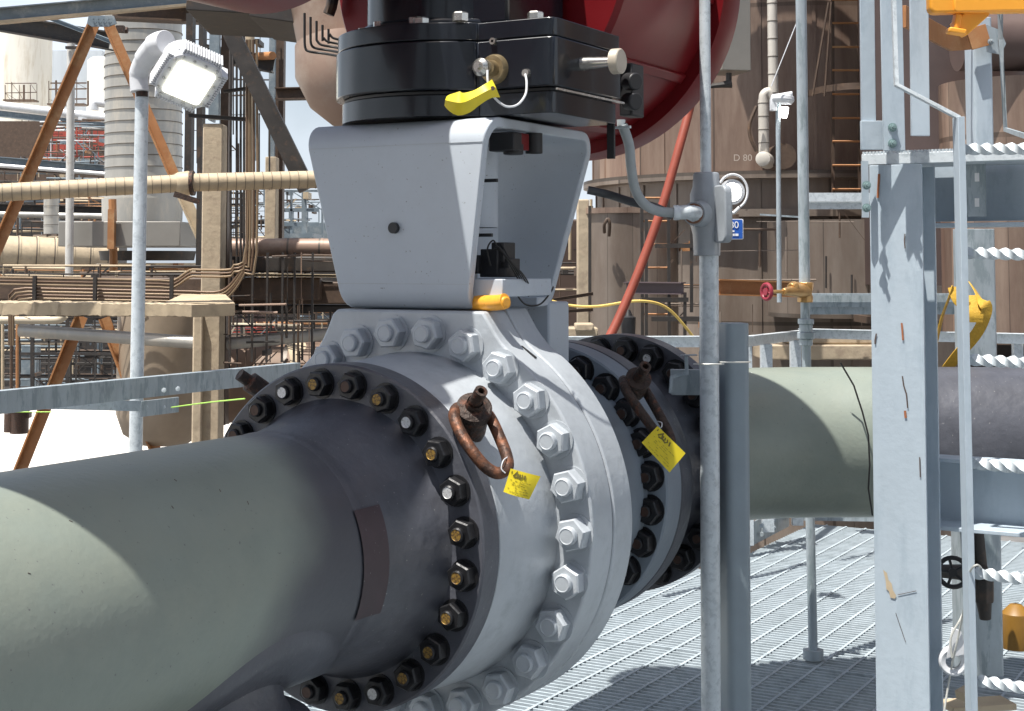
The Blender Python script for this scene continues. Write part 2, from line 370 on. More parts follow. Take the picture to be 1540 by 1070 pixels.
# gray split body flanges
def split_poly(r, pad):
    pl = []
    for j in range(180):
        a = 2*math.pi*j/180; u = r*math.sin(a); z = r*math.cos(a)
        if pad and z > 0:
            if -.285 < u < .24: z = max(z, pad)
            else:
                x = -.285-u if u < 0 else u-.24
                if x < .10: ed = math.sqrt(r*r-(.285 if u < 0 else .24)**2); z = z+(pad-ed)*(1-x/.10)**2.4
        pl.append((u, z))
    return pl
b = M(); b.prism(split_poly(.582, .595), W(.420, 0), UX, V((0, 0, 1)), AX*.130); b.build('body_flange', grayp, VALVE, bevel=.008, seg=3)
b = M(); b.prism(split_poly(.584, .60), W(.554, 0), UX, V((0, 0, 1)), AX*.122); b.build('body_flange', grayp, VALVE, bevel=.008, seg=3)
b = M(); b.lathe([(.134, .30), (.134, .450), (.140, .456), (.215, .456), (.24, .460), (.32, .468), (.38, .472), (.4205, .475), (.4205, .3)], P0, AX, 128); b.build('front_body', grayp, VALVE)
b = M(); b.lathe([(.5495, .578), (.5545, .578)], P0, AX, 96); b.build('body_gasket', darkf, VALVE)
b = M(); b.lathe([(.68, .50), (.72, .50), (.80, .47), (.92, .43), (1.04, .40), (1.21, .40)], P0, AX, 96); b.build('rear_body', bluef, VALVE)
b = M(); b.lathe([(1.188, .3), (1.188, .462), (1.193, .468), (1.300, .468), (1.305, .462), (1.305, .3)], P0, AX, 128); b.build('end_flange', bluef, VALVE)
gn, gs = nut_mesh('grey_nut', .047, .042, .0255, .016, grayp); gsd = [stud_data('grey_stud', gs, [grayp, grayp])]
bolt_ring(VALVE, .420, .533, 26, -.370, gn, gsd, lambda i: 0, .2428)
dn, ds = nut_mesh('dark_nut', .0365, .034, .0185, .011, blackn)
dsd = [stud_data('gold_stud', ds, [blackn, ygold]), stud_data('white_stud', ds, [blackn, white_end]), stud_data('brown_stud', ds, [blackn, brown_end])]
rn, rs_ = nut_mesh('rear_nut', .044, .038, .019, .010, blackn); rsd = [stud_data('rear_stud', rs_, [blackn, brown_end]), stud_data('rear_white_stud', rs_, [blackn, white_end])]
bolt_ring(VALVE, 1.188, .412, 24, .399, rn, rsd, lambda i: 0)
# slot and scratches on the rim, bonnet block
b = M(); ta = V((.087, -.058)).normalized(); nn_ = V((.058, .087)).normalized(); b.box(W(.515, .315+nn_.x*.0, math.sqrt(.583**2-.315**2)), (.10, .009, .004), UX*ta.x+V((0, 0, ta.y)), AX)
b.build('drain_slot', blackm, VALVE)
u0, z0 = onT(748, 472, .93); u1, z1 = onT(826, 530, .93)
b = M(); b.box(W(1.0, (u1-.30+u1)/2-.02, .50), (.34, .14, .22), UX, AX); b.build('bonnet_block', grayy, VALVE, bevel=.008)
ub, zb = onT(791, 493, .92); b = M(); b.lathe([(.922, .0), (.922, .018), (.932, .018)], W(0, ub, zb), AX, 20); b.build('boss', grayy, VALVE)
# yoke bracket: bent plate
YC = -.047; ZT = 1.152; ZB = .597
def yoke_path():
    p = [(.60, ZB+.015), (.50, ZB+.015)]
    for k in range(1, 7): a = R(90*k/6); p.append((.50-.055*math.sin(a), ZB+.015+.055*(1-math.cos(a))))
    for k in range(0, 9): a = R(90*k/8); p.append((.455-.06*math.cos(a), ZT-.075+.06*math.sin(a)))
    for k in range(0, 9): a = R(90*k/8); p.append((.985+.06*math.sin(a), ZT-.075+.06*math.cos(a)))
    for k in range(0, 7): a = R(90*k/6); p.append((.91+.045*math.cos(a), ZB+.06-.045*math.sin(a)))
    p.append((.86, ZB+.015)); return p
yp = yoke_path(); ym = M(); th = .030
def hw(z): k = min(1, max(0, (z-ZB)/(ZT-ZB))); return .218+.105*k
n = len(yp); vs = []
for i, (t_, z_) in enumerate(yp):
    a = V(yp[max(i-1, 0)]); c = V(yp[min(i+1, n-1)]); d = (c-a).normalized(); nn = V((-d.y, d.x))   # outward (left of travel: front then top)
    for side in (-1, 1):
        for o in (0, -th):
            q = V((t_, z_))+nn*(th/2+o)
            h_ = hw(z_)
            vs.append(W(q[0], YC+side*h_, q[1]))
fs = []
for i in range(n-1):
    a0 = i*4; a1 = a0+4
    fs += [(a0, a1, a1+2, a0+2), (a0+1, a0+3, a1+3, a1+1), (a0, a0+1, a1+1, a1), (a0+2, a1+2, a1+3, a0+3)]
fs += [(0, 2, 3, 1), (4*n-4, 4*n-3, 4*n-1, 4*n-2)]
ym.add(vs, fs); ym.build('yoke', grayy, VALVE, bevel=.004, smooth=30)
b = M()
for zz in (ZT-.075, ZB+.075):
    tt_ = (.395 if zz > .9 else .445)-.0145; h_ = hw(zz)-.004; b.sweep([W(tt_-.0012, YC-h_, zz), W(tt_-.0012, YC+h_, zz)], RECT(.0016, .0016))
b.build('bend_line', MATS['valve_paint'], VALVE)
uh, zh = onT(587, 343, .385)
b = M(); b.lathe([(.372+.05*(ZT-.08-zh)/.48, 0), (.372+.05*(ZT-.08-zh)/.48, .0165), (.41, .0165)], W(0, uh, zh), AX, 24); b.build('sight_hole', blackm, VALVE)
# inside the yoke
b = M(); b.box(W(.70, YC-.0, .86), (.20, .26, .30), UX, AX); b.build('stem_adapter', grayy, VALVE, bevel=.006)
b = M(); b.lathe([(0, .07), (.5, .07)], W(.70, YC, .62), (0, 0, 1), 32); b.build('stem', grayy, VALVE)
b = M(); c0 = P(712, 418, 4.40); c1 = P(786, 446, 4.55); b.box((c0+c1)/2, (.20, .30, mpx(26, 4.45)), UX, AX); b.build('shelf', grayy, VALVE, bevel=.003)
b = M(); b.tube(SP((690, 455, 4.44), (715, 455, 4.36), (735, 456, 4.31), (752, 455, 4.27), (760, 453, 4.255)), [.021, .021, .021, .0205]*0 or .0225, 16); b.build('handle_grip', yhan, VALVE, bevel=.008, seg=3)
b = M(); b.tube([P(757, 455, 4.262), P(762, 455, 4.25)], .017, 16); b.build('grip_end', yhan, VALVE, bevel=.005)
b = M(); b.box(P(760, 214, 4.36), (.085, .05, .055), UX, AX); b.lathe([(0, .026), (.06, .026)], P(803, 231, 4.45), (0, 0, 1), 20); b.lathe([(0, 0), (0, .03), (.03, .03)], P(772, 233, 4.38), (0, 0, 1), 20); b.build('limit_switch', blackm, VALVE, bevel=.004)
b = M(); b.box(P(782, 214, 4.40), (.035, .05, .05), UX, AX); b.build('limit_switch_cap', redp, VALVE, bevel=.003)
b = M()
for (x, y, w, h) in ((744, 395, 30, 40), (757, 380, 22, 30), (765, 402, 20, 26), (722, 398, 14, 28), (750, 410, 46, 14)): b.box(P(x, y, 4.42), (mpx(w, 4.4), .07, mpx(h, 4.4)), UX, AX)
b.build('terminal_block', blackm, VALVE, bevel=.003)
b = M()
for k in range(5): b.tube(SP((738+4*k, 378-3*k, 4.36), (750+5*k, 372+6*k, 4.34), (765+5*k, 395+4*k, 4.36), (782+3*k, 425, 4.42), (795, 446-4*k, 4.5)), .0022, 6)
b.tube(SP((738, 400, 4.36), (733, 375, 4.36), (742, 362, 4.36), (750, 378, 4.36)), .0025, 6)
b.tube(SP((775, 440, 4.42), (790, 458, 4.44), (812, 458, 4.5), (828, 440, 4.6), (832, 432, 4.66)), .0028, 6)
b.build('wiring', blackcab, VALVE)
b = M()
for (x, y, w, h) in ((733, 272, 34, 5), (727, 354, 30, 5)): b.box(P(x, y, 4.36), (mpx(w, 4.4), .01, mpx(h, 4.4)), UX, AX)
b.build('adapter_slot', blackm, VALVE)
b = M(); b.lathe([(0, .085), (.24, .085), (.25, .06), (.30, .06)], W(.62, YC+.12, .84), (0, 0, 1), 32); b.build('stem_coupling', grayy, VALVE)
b = M(); b.box(W(.60, YC+.12, .76), (.05, .05, .16), UX, AX); b.build('indicator_post', MATS['valve_paint'], VALVE, bevel=.003)
# yellow warning line marks on flange paint
b = M()
for (x0, y0, x1, y1) in ((866, 624, 876, 645), (800, 560, 812, 572)):
    b.tube([P(x0, y0, 4.30), P(x1, y1, 4.29)], .0012, 5)

# ------------------------------------------------------------ near pipe
NP = thing('large_pipe', W(-.7, 0, -.6), 'wide grey green pipe coming in from the left edge to a dark bolted flange', 'pipe')
pk = pipe_mat('near_pipe_coating', 0, 0, 0)
# local coords relative to thing origin W(-.7,0,-.6): axis position = x*AX.x + y*AX.y  ; z
pm = finish_band(pk, [(0, AX.x), (1, AX.y), (2, -.6), ('n', .28)], -.16, .05)
b = M(); b.lathe([(-5.5, .305), (-.24, .305)], P0, AX, 128); b.build('pipe_barrel', pm, NP, smooth=30)
b = M(); b.lathe([(-.255, .305), (-.235, .3075), (-.222, .305), (-.19, .307), (-.12, .318), (-.03, .338), (.01, .350), (.03, .357), (.045, .368)], P0, AX, 128); b.build('weld_neck', darkf, NP)
b = M(); b.lathe([(.045, .34), (.045, .457), (.050, .462), (.123, .462), (.128, .456), (.128, .3)], P0, AX, 160); b.build('flange', darkf, NP)
b = M(); b.lathe([(-.262, .3095), (-.235, .3098), (-.20, .3098), (-.16, .3135)], P0, AX, 24, R(-26), R(24), ref=UX); b.build('primer_patch', dred, NP)
b = M(); q = W(-.55, -.0, 0)
b.lathe([(.0, .225), (-.20, .225), (-.285, .235), (-.31, .25), (-.33, .30)][::-1], q, (0, 0, 1), 64)
b.lathe([(-.31, .228), (-1.2, .228)], q, (0, 0, 1), 64)
b.build('support_trunnion', darkf, NP)
b = M(); nr, na = 14, 72
for i in range(nr+1):
    ro = i/nr; rr_ = .3185 if ro < .93 else .3185-.0145*((ro-.93)/.07)**2
    for j in range(na):
        f_ = 2*math.pi*j/na; t_ = -.50+.36*ro*math.cos(f_); th_ = R(70)*ro*math.sin(f_)
        b.v.append(W(t_, rr_*math.sin(th_), -rr_*math.cos(th_)))
for i in range(nr):
    for j in range(na): b.f.append((i*na+j, i*na+(j+1) % na, (i+1)*na+(j+1) % na, (i+1)*na+j)); b.mi.append(0)
b.build('saddle_pad', darkf, NP)
picks = [2, 2, 1, 0, 2, 0, 1, 0, 1, 0, 0, 0, 0, 0, 1, 0, 2, 2, 1, 0, 0, 2, 1, 0]
bolt_ring(NP, .045, .41, 24, -.902, dn, dsd, lambda i: picks[i])

b = M()
for (x0, y0, x1, y1) in ((42, 862, 46, 863), (258, 761, 261, 765), (330, 736, 332, 740), (372, 754, 374, 759), (104, 783, 109, 785), (262, 721, 266, 724)):
    pts_ = []
    for (x, y) in ((x0, y0), (x1, y1)):
        d_ = P(x, y, 1); du, dz = d_.dot(UX), d_.z; pu, pz = -P0.dot(UX), -P0.z
        A_ = du*du+dz*dz; B_ = 2*(du*pu+dz*pz); C_ = pu*pu+pz*pz-.3055**2; q_ = B_*B_-4*A_*C_
        if q_ > 0: pts_.append(d_*((-B_-math.sqrt(q_))/(2*A_)))
    if len(pts_) == 2: b.tube(pts_, .0008, 5)
b.build('scuff', scuffd, NP)
# ------------------------------------------------------------ far pipe with elbow
FP = thing('large_pipe', W(2, 0, -.6), 'grey green pipe running off to the right behind the steel column and ladder', 'pipe')
b = M(); b.lathe([(1.311, .3), (1.311, .462), (1.316, .468), (1.395, .468), (1.40, .46), (1.40, .385), (1.44, .36), (1.52, .325), (1.60, .305), (1.68, .305)], P0, AX, 128); b.build('flange', darkf, FP)
b = M(); b.lathe([(1.66, .3), (1.72, .33), (1.79, .37), (1.79, .47), (1.875, .47), (1.88, .46), (1.88, .36), (1.95, .33), (2.02, .306)], P0, AX, 128); b.build('blind_flange', darkf, FP)
bolt_ring(FP, 1.79, .415, 24, .1, rn, rsd, lambda i: [0, 1, 0][i % 3])
xs_ = P(1352, 600, 6.2).x
pts = [W(1.98, 0), W(2.0, 0)]; Rb = .914; cc = W(2.0, Rb); tot = math.pi/2-.515
for k in range(1, 17):
    a = tot*k/16; d = Matrix.Rotation(-a, 3, 'Z') @ (-UX); pts.append(cc+d*Rb)
pe = pts[-1]; pts += [pe+V((.02, 0, 0)), V((xs_, pe.y, pe.z))]
pk = pipe_mat('far_pipe_coating', 0, 0, 0)
pm2 = finish_band(pk, [(0, -1.0), (2, -.3), ('n', .3)], -.22, .28)
b = M(); b.tube(pts, .305, 96); b.build('pipe_elbow_run', pm2, FP, smooth=30)
b = M(); b.tube([V((xs_, pe.y, pe.z)), pe+V((7, 0, 0))], .305, 96); b.build('primed_shaded_run', darkf, FP, smooth=30)  # dark coat stands for primer plus the shade on this stretch
b = M(); b.tube([P(1264, 546, 5.9), P(1284, 580, 5.9), P(1297, 620, 5.87), P(1306, 655, 5.86), P(1308, 700, 5.86), P(1306, 735, 5.87), P(1312, 775, 5.95)], .0035, 6); b.build('hanging_wire', blackcab, FP)

# ------------------------------------------------------------ actuator
AC = thing('valve_actuator', W(.7, YC, 1.2), 'glossy black gearbox with large red drum bolted on top of the valve yoke', 'actuator')
gz0, gz1 = 1.158, 1.43
def gear_poly(r, x1, t0, t1, grow=0):
    pl = []; c = V((-.05, .70))
    bx1 = x1+grow
    for k in range(0, 41):
        a = R(90+180*k/40+0); pl.append((c.x+r*math.cos(a)*1, c.y-r*math.sin(a)*-1))
    return pl
def gearbox(name, z0, z1, r, grow, ma):
    # round body on the left merging into a square box on the right
    pl = []; c = (-.045, .70)
    t0, t1, x1 = .45-grow, .908+grow, .4537+grow
    a_f = math.degrees(math.asin((c[1]-t0)/r)); 
    k0 = []
    for k in range(0, 61):
        a = R(a_f + (360-2*a_f)*k/60); k0.append((c[0]+r*math.cos(a), c[1]-r*math.sin(a)))
    # keep the arc going round the far left, joined to the box on the right
    xs = c[0]+math.sqrt(max(0, r*r-(c[1]-t0)**2))
    pl = [(.20, c[1]-math.sqrt(r*r-(.20-c[0])**2))]
    arc = []
    aS = math.atan2(-(pl[0][1]-c[1]), pl[0][0]-c[0]); 
    xb = .20; tb = c[1]+math.sqrt(r*r-(xb-c[0])**2); aE = 2*math.pi+math.atan2(-(tb-c[1]), xb-c[0])
    for k in range(0, 61):
        a = aS+(aE-aS)*k/60; arc.append((c[0]+r*math.cos(a), c[1]-r*math.sin(a)))
    pl = arc+[(.20, t1), (x1-.025, t1), (x1, t1-.025), (x1, t0+.025), (x1-.007, t0+.007), (x1-.025, t0), (.20, t0)]
    b = M(); b.prism([(p[0], p[1]) for p in pl], W(0, 0, z0), UX, AX, V((0, 0, z1-z0))); return b.build(name, ma, AC, bevel=.004, smooth=30)
gearbox('gearbox_base', gz0, gz0+.062, .338, -.012, gloss)
gearbox('gearbox_groove', gz0+.063, gz0+.074, .332, -.02, blackm)
gearbox('gearbox_body', gz0+.075, gz1-.055, .357, 0, gloss)
gearbox('gearbox_lid', gz1-.052, gz1, .352, -.003, gloss)
b = M()
for (x, y, t_) in ((633, 27, .42), (692, 27, .40), (805, 17, .50), (571, 33, .50), (531, 43, .65)):
    u_, _ = onT(x, y, t_); b = M(); b.lathe([(0, .024), (.022, .024), (.026, .02), (.026, 0)], W(t_, u_, gz1), (0, 0, 1), 6); b.build('lid_bolt', chrome, AC, smooth=20)
b = M(); b.box(W(.72, .02, 1.75), (.46, .36, .62), UX, AX); b.lathe([(0, .25), (.5, .25)], W(.70, -.06, gz1+.02), (0, 0, 1), 48)
b.lathe([(.0, .27), (.03, .27), (.03, .2)], W(.70, -.06, gz1+.0), (0, 0, 1), 48); b.build('drive_housing', gloss, AC, bevel=.01)
b = M()
for k in range(12):
    a = R(30*k+10); b = M(); b.lathe([(0, .02), (.03, .02), (.03, 0)], W(.70-.26*math.cos(a), -.06+.26*math.sin(a), gz1+.001), (0, 0, 1), 6); b.build('housing_bolt', chrome, AC, smooth=20)
# red drums
DZ = 1.735; DU = -.10
b = M(); prof = [(.93, 0), (.93, .55), (.95, .565), (1.05, .565), (1.62, .565), (1.62, .61), (1.66, .62), (1.74, .62), (1.76, .60), (1.80, .60), (1.80, 0)]
b.lathe(prof, W(0, DU, DZ), AX, 96); b.build('spring_drum', redp, AC, bevel=.0, smooth=30)
b = M()
for k in range(12):
    a = R(30*k+8); c = W(1.30, DU+.57*math.sin(a), DZ+.57*math.cos(a)); rad = UX*math.sin(a)+V((0, 0, math.cos(a)))
    b.box(c, (.62, .035, .02), AX, rad.cross(AX), rad)
b.build('drum_rib', redp, AC, bevel=.004)
NU, NZ, NR = -.43, 1.96, .53
b = M(); b.lathe([(-1.63, 0), (-1.63, NR-.02), (-1.61, NR), (-.42, NR), (-.40, .475), (.28, .475), (.30, .455), (.36, .3), (.36, 0)], W(0, NU, NZ), AX, 96); b.build('cylinder_drum', redp, AC, smooth=30)
b = M(); b.lathe([(-.55, NR), (-.55, NR+.012), (-.49, NR+.012), (-.49, NR)], W(0, NU, NZ), AX, 96); b.build('drum_flange', redp, AC)
b = M(); b.box(W(.5, NU+.1, 2.0), (.7, .5, .5), UX, AX); b.build('drum_mount', gloss, AC, bevel=.01)
# shaft hub, plugs, keeper cable and caution sleeve, right hand fittings
u_, z_ = onT(742, 104, .44); b = M(); b.lathe([(-.045, 0), (-.045, .022), (-.02, .024), (-.02, .038), (-.008, .043), (.012, .046)], W(.45, u_, z_), AX, 28); b.build('hub', mat('bronze', (.30, .23, .13), .35, .6, .2, 40), AC)
b = M(); b.lathe([(-.075, 0), (-.075, .016), (-.065, .026), (-.045, .026)], W(.45, u_-.012, z_+.0), AX, 24); b.lathe([(-.085, 0), (-.085, .009), (-.07, .009)], W(.45, u_-.012, z_), AX, 6); b.build('hub_cap', chrome, AC)
b = M(); us, zs = onT(790, 110, .44); b.lathe([(-.012, 0), (-.012, .011), (.0, .013), (.01, .013)], W(.45, us, zs), AX, 18)
us2, zs2 = onT(740, 62, .44); b.lathe([(-.010, .004), (-.010, .010), (.01, .010)], W(.45, us2, zs2), AX, 18); b.build('plug', chrome, AC)
b = M(); b.tube(SP((733, 106, 4.06), (734, 125, 4.05), (742, 145, 4.05), (760, 160, 4.06), (778, 158, 4.09), (790, 143, 4.12), (792, 125, 4.14), (790, 112, 4.16)), .0033, 8); b.build('keeper_cable', whitep, AC)
b = M()
cl = spline([P(746, 133, 4.05), P(733, 138, 4.035), (P(714, 148, 4.02)), P(694, 156, 4.01), P(670, 152, 4.03)], 6); nw = len(cl)
for i, p in enumerate(cl):
    k = i/(nw-1); hh = mpx(15 - 4*math.sin(k*5), 4.05)*(1 if k < .8 else 1-(k-.8)*3.2)
    tg = (cl[min(i+1, nw-1)]-cl[max(i-1, 0)]); dd = V((-tg.z, 0, tg.x)).normalized(); dd = dd if dd.z > 0 else -dd
    b.v += [p+dd*hh + V((0, -.012*math.sin(k*9), 0)), p + V((0, -.020, 0)), p-dd*hh+V((0, .006, 0)), p+V((0, .014, 0))]
for i in range(nw-1):
    for j in range(4): b.f.append((i*4+j, i*4+(j+1) % 4, i*4+4+(j+1) % 4, i*4+4+j)); b.mi.append(0)
b.f += [(0, 1, 2, 3), tuple(4*nw-1-j for j in range(4))]; b.mi += [0, 0]
b.build('warning_sleeve', yel, AC, smooth=50)
b = M(); p = P(741, 133, 4.022); b.lathe([(0, .0), (0, .006), (.003, .006)], p, (0, 1, 0), 12); b.build('eyelet', scuffd, AC)
# knob on right face
pp = W(.62, .4537, gz0+.155); b = M(); b.lathe([(-.002, .02), (.10, .014), (.10, .0)], pp, UX, 20); b.build('knob_stem', chrome, AC)
b = M(); b.lathe([(.10, 0), (.10, .037), (.125, .037), (.128, .034), (.128, 0)], pp, UX, 36); b.build('knob', mat('cream_knob', (.5, .44, .36), .4, .2, .1, 20), AC)
b = M(); b.box(P(950, 137, 4.72), (mpx(22, 4.7), .09, mpx(80, 4.7)), UX, AX); b.tube([P(943, 123, 4.66), P(957, 123, 4.62)], .028, 16); b.tube([P(943, 153, 4.66), P(957, 153, 4.62)], .028, 16); b.build('junction_block', blackm, AC, bevel=.005)
b = M(); b.box(P(919, 210, 4.6), (.024, .01, .12), UX, AX); b.build('bracket_tab', blackm, AC)
b = M(); b.sweep([W(.458, .4555, gz0+.066), W(.9, .4555, gz0+.066)], RECT(.006, .006)); b.build('weld_bead', chrome, AC)
# small black tubing beside the gearbox
tb = M()
for k in range(5):
    x = 458+k*9; D = 5.2+.03*k
    tb.tube([P(x, 20+6*k, D)] + SP((x, 50+4*k, D), (x+1, 72-k*5, D), (x+8, 78-5*k, D), (x+30, 81-4.5*k, D), (530, 84.5-5*k+4, D-.1), n=5), .0045, 8)
tb.build('instrument_tubing', blackcab, AC)
b = M(); b.tube([P(512, -60, 5.1), P(498, 12, 5.1), P(494, 22, 5.1)], .02, 10); b.build('tubing_clamp', darks, AC)

# ------------------------------------------------------------ swivel shackles and yellow tags
def shackle(name, label, D, cyl0, cyl1, cr, top, tr, loop, lr, m1, m2):
    t = thing(name, P(*loop[len(loop)//2]), label, 'shackle', 'lifting shackles on the flanges')
    a = P(*cyl0); c = P(*cyl1); b = M(); L_ = (c-a).length
    b.lathe([(-.02, cr*.9), (0, cr), (L_*.55, cr), (L_*.6, cr*1.12), (L_*.8, cr*1.12), (L_*.85, cr*.6), (L_, cr*.5)], a, c-a, 32); b.build('swivel_base', m2, t)
    a = c; c = P(*top); b = M(); L_ = (c-a).length; b.lathe([(-.01, tr), (L_, tr), (L_, tr*.55), (L_*.6, tr*.5), (L_*.6, 0)], a, c-a, 20); b.build('pin_head', m2, t)
    b = M(); b.tube(spline([P(*q) for q in loop], 6), lr, 14); b.build('bail', m1, t); return t
shackle('lifting_shackle', 'rusty lifting shackle lying on the front flange, lit by sun', 3.95, (707, 646, 3.99), (715, 604, 3.90), .042, (724, 588, 3.87), .0175,
        [(704, 636, 4.0), (690, 614, 3.95), (683, 626, 3.89), (693, 652, 3.85), (711, 680, 3.82), (731, 703, 3.81), (749, 712, 3.81), (763, 704, 3.83), (762, 686, 3.87), (750, 655, 3.91), (737, 628, 3.95), (724, 614, 3.99)], .0155, rust, rustd)
shackle('lifting_shackle', 'dark rusty lifting shackle in the shade on the rear flange', 4.75, (955, 585, 4.72), (962, 565, 4.66), .036, (971, 551, 4.62), .0185,
        [(955, 590, 4.75), (938, 572, 4.70), (942, 588, 4.62), (960, 615, 4.6), (984, 648, 4.58), (1000, 672, 4.58), (1009, 672, 4.6), (1007, 655, 4.63), (992, 625, 4.67), (975, 595, 4.72), (966, 580, 4.75)], .0155, rustd, rustd)
def tag_card(label, corners, D, bend, hang):
    # corners tl, tr, br, bl in pixels
    t = thing('inspection_tag', P(*corners[3], D), label, 'tag', 'yellow paper tags wired to the shackles')
    tl, tr, br, bl = [P(c[0], c[1], D) for c in corners]; b = M(); n = 10
    nrm = (tr-tl).cross(bl-tl).normalized()
    if nrm.y > 0: nrm = -nrm
    def q(s, w): return tl.lerp(tr, s).lerp(bl.lerp(br, s), w) + nrm*bend*math.sin(math.pi*s*1.2)*(.4+w)
    for th_ in (0, -.0008):
        for i in range(n+1):
            for j in range(n+1): b.v.append(q(i/n, j/n)+nrm*th_)
    N = (n+1)**2
    for o, fl_ in ((0, 0), (N, 1)):
        for i in range(n):
            for j in range(n):
                f = (o+i*(n+1)+j, o+(i+1)*(n+1)+j, o+(i+1)*(n+1)+j+1, o+i*(n+1)+j+1); b.f.append(f if not fl_ else f[::-1]); b.mi.append(0)
    b.build('card', yel, t, smooth=60)
    ink = M(); rnd = random.Random(3)
    def stroke(pts, w):
        P3 = [q(*p)+nrm*.0012 for p in pts]; ink.sweep(P3, RECT(w, .0006), up=nrm)
    # bold scribbled logo strokes on the upper part and rows of fine print
    stroke([(.16, .27), (.24, .08), (.30, .29)], .0045); stroke([(.52, .12), (.56, .28)], .0045); stroke([(.20, .30), (.33, .26), (.44, .30)], .004)
    stroke([(.30, .12), (.31, .28)], .0035); stroke([(.35, .12), (.38, .2), (.34, .27)], .0035); stroke([(.42, .12), (.47, .2), (.42, .3)], .0035); stroke([(.06, .12), (.09, .12)], .006)
    for row in (.42, .50, .58, .68, .78, .88):
        s = .1
        while s < .88:
            l = rnd.uniform(.03, .1)
            if rnd.random() < .55: stroke([(s, row), (s+l, row)], .0009)
            s += l+.03
    ink.build('print', tagink, t, smooth=0)
    b = M(); b.tube(SP(*hang), .0016, 6); b.build('tie_string', whitep, t); return t
tag_card('curled yellow paper tag wired to the sunlit rusty shackle', [(768, 705), (813, 717), (796, 752), (757, 740)], 3.80, .006,
         [(763, 688, 3.845), (757, 693, 3.81), (754, 705, 3.80), (760, 712, 3.80)])
tag_card('flat yellow paper tag tilted over a black nut on the rear flange', [(989, 641), (1031, 682), (1007, 711), (965, 666)], 4.55, .001,
         [(991, 645, 4.56), (995, 642, 4.55), (995, 636, 4.56), (989, 634, 4.58)])

# ------------------------------------------------------------ flexible conduit and conduit pole with junction fitting
CP = thing('conduit_pole', P(1069, 1070, 5.0), 'tall galvanized conduit pole with grey junction fitting in front of the right pipe', 'pole')
b = M(); b.tube([P(1066, 380, 5.0), P(1070, 1200, 5.0)], mpx(14.5, 5), 32); b.build('lower_conduit', galv, CP)
b = M(); b.tube([P(1059, -120, 5.0), P(1061.5, 262, 5.0)], mpx(8.3, 5), 24); b.build('upper_conduit', galv, CP)
b = M(); q = P(1063, 385, 5.0); s_ = mpx(1, 5)
b.lathe([(0, 15*s_), (0, 20*s_), (32*s_, 21*s_), (46*s_, 24.5*s_), (92*s_, 24.5*s_), (104*s_, 20.5*s_), (122*s_, 19.5*s_), (125*s_, 18*s_), (126*s_, 8*s_)], q, (0, 0, 1), 40)
b.build('fitting_body', mat('fitting_paint', (.33, .36, .39), .35, .1, .08, 20, .04, 80), CP, bevel=.003)
b = M(); q = P(1085, 322, 4.93)
def rrect(w, h, r, n=6):
    o = []
    for (sx, sy, a0) in ((1, 1, 0), (-1, 1, 90), (-1, -1, 180), (1, -1, 270)):
        for k in range(n+1): a = R(a0+90*k/n); o.append((sx*(w/2-r)+r*math.cos(a), sy*(h/2-r)+r*math.sin(a)))
    return o
b.prism(rrect(40*s_, 86*s_, 12*s_), q-V((.01, .0, 0)), V((.35, -.94, 0)).normalized(), V((0, 0, 1)), V((.94, .35, 0)).normalized()*.03); b.build('fitting_cover', MATS['fitting_paint'], CP, bevel=.006, seg=3)
b = M(); b.tube([P(1089, 272, 4.88), P(1089, 374, 4.88)], .001, 6); 
q = P(1050, 322, 4.93); hub_ax = V((-.5, -.86, 0)); b = M(); b.lathe([(-.03, 20*s_), (.0, 18.5*s_), (.02, 17.5*s_), (.02, 12*s_)], q+hub_ax*.015, hub_ax, 32); b.build('fitting_hub', MATS['fitting_paint'], CP)
b = M(); b.lathe([(.034, 15*s_), (.038, 15*s_), (.038, 9*s_)], q, hub_ax, 32); b.build('copper_ring', mat('copper_washer', (.25, .12, .07), .5, .4), CP)
b = M(); b.lathe([(.03, 13*s_), (.05, 12*s_), (.055, 9*s_), (.06, 0)], q, hub_ax, 8); b.tube(SP((1048, 320, 4.86), (1038, 319, 4.82), (1022, 320, 4.82), (1013, 320, 4.82)), [9.5*s_]*9+[10.5*s_]*8+[11*s_]*8, 18); b.build('cable_gland', galv, CP)
b = M(); b.tube(SP((1016, 320, 4.82), (990, 318, 4.82), (968, 306, 4.8), (955, 284, 4.78), (949, 250, 4.74), (946, 218, 4.72), (936, 188, 4.70), n=10), 7.2*s_, 16)
tag(b.build('flexible_conduit', greyhose), 'grey flexible conduit curving down from the gearbox to the junction fitting', 'conduit')
b = M(); b.tube(SP((884, 286, 4.95), (915, 293, 4.95), (950, 304, 4.9), (985, 312, 4.86), (1012, 325, 4.84)), 6.2*s_, 14)
tag(b.build('flexible_conduit', mat('dark_grey_conduit', (.075, .08, .085), .5)), 'straight dark grey conduit reaching from behind the yoke to the junction fitting', 'conduit')
b = M(); b.lathe([(0, .012), (.02, .014), (.02, .008)], P(934, 190, 4.70), (0, 0, 1), 8); b.box(P(933, 192, 4.69), (.07, .012, .008), UX, AX); tag(b.build('cable_gland', galv), 'small plated gland nut under the black junction block', 'gland')
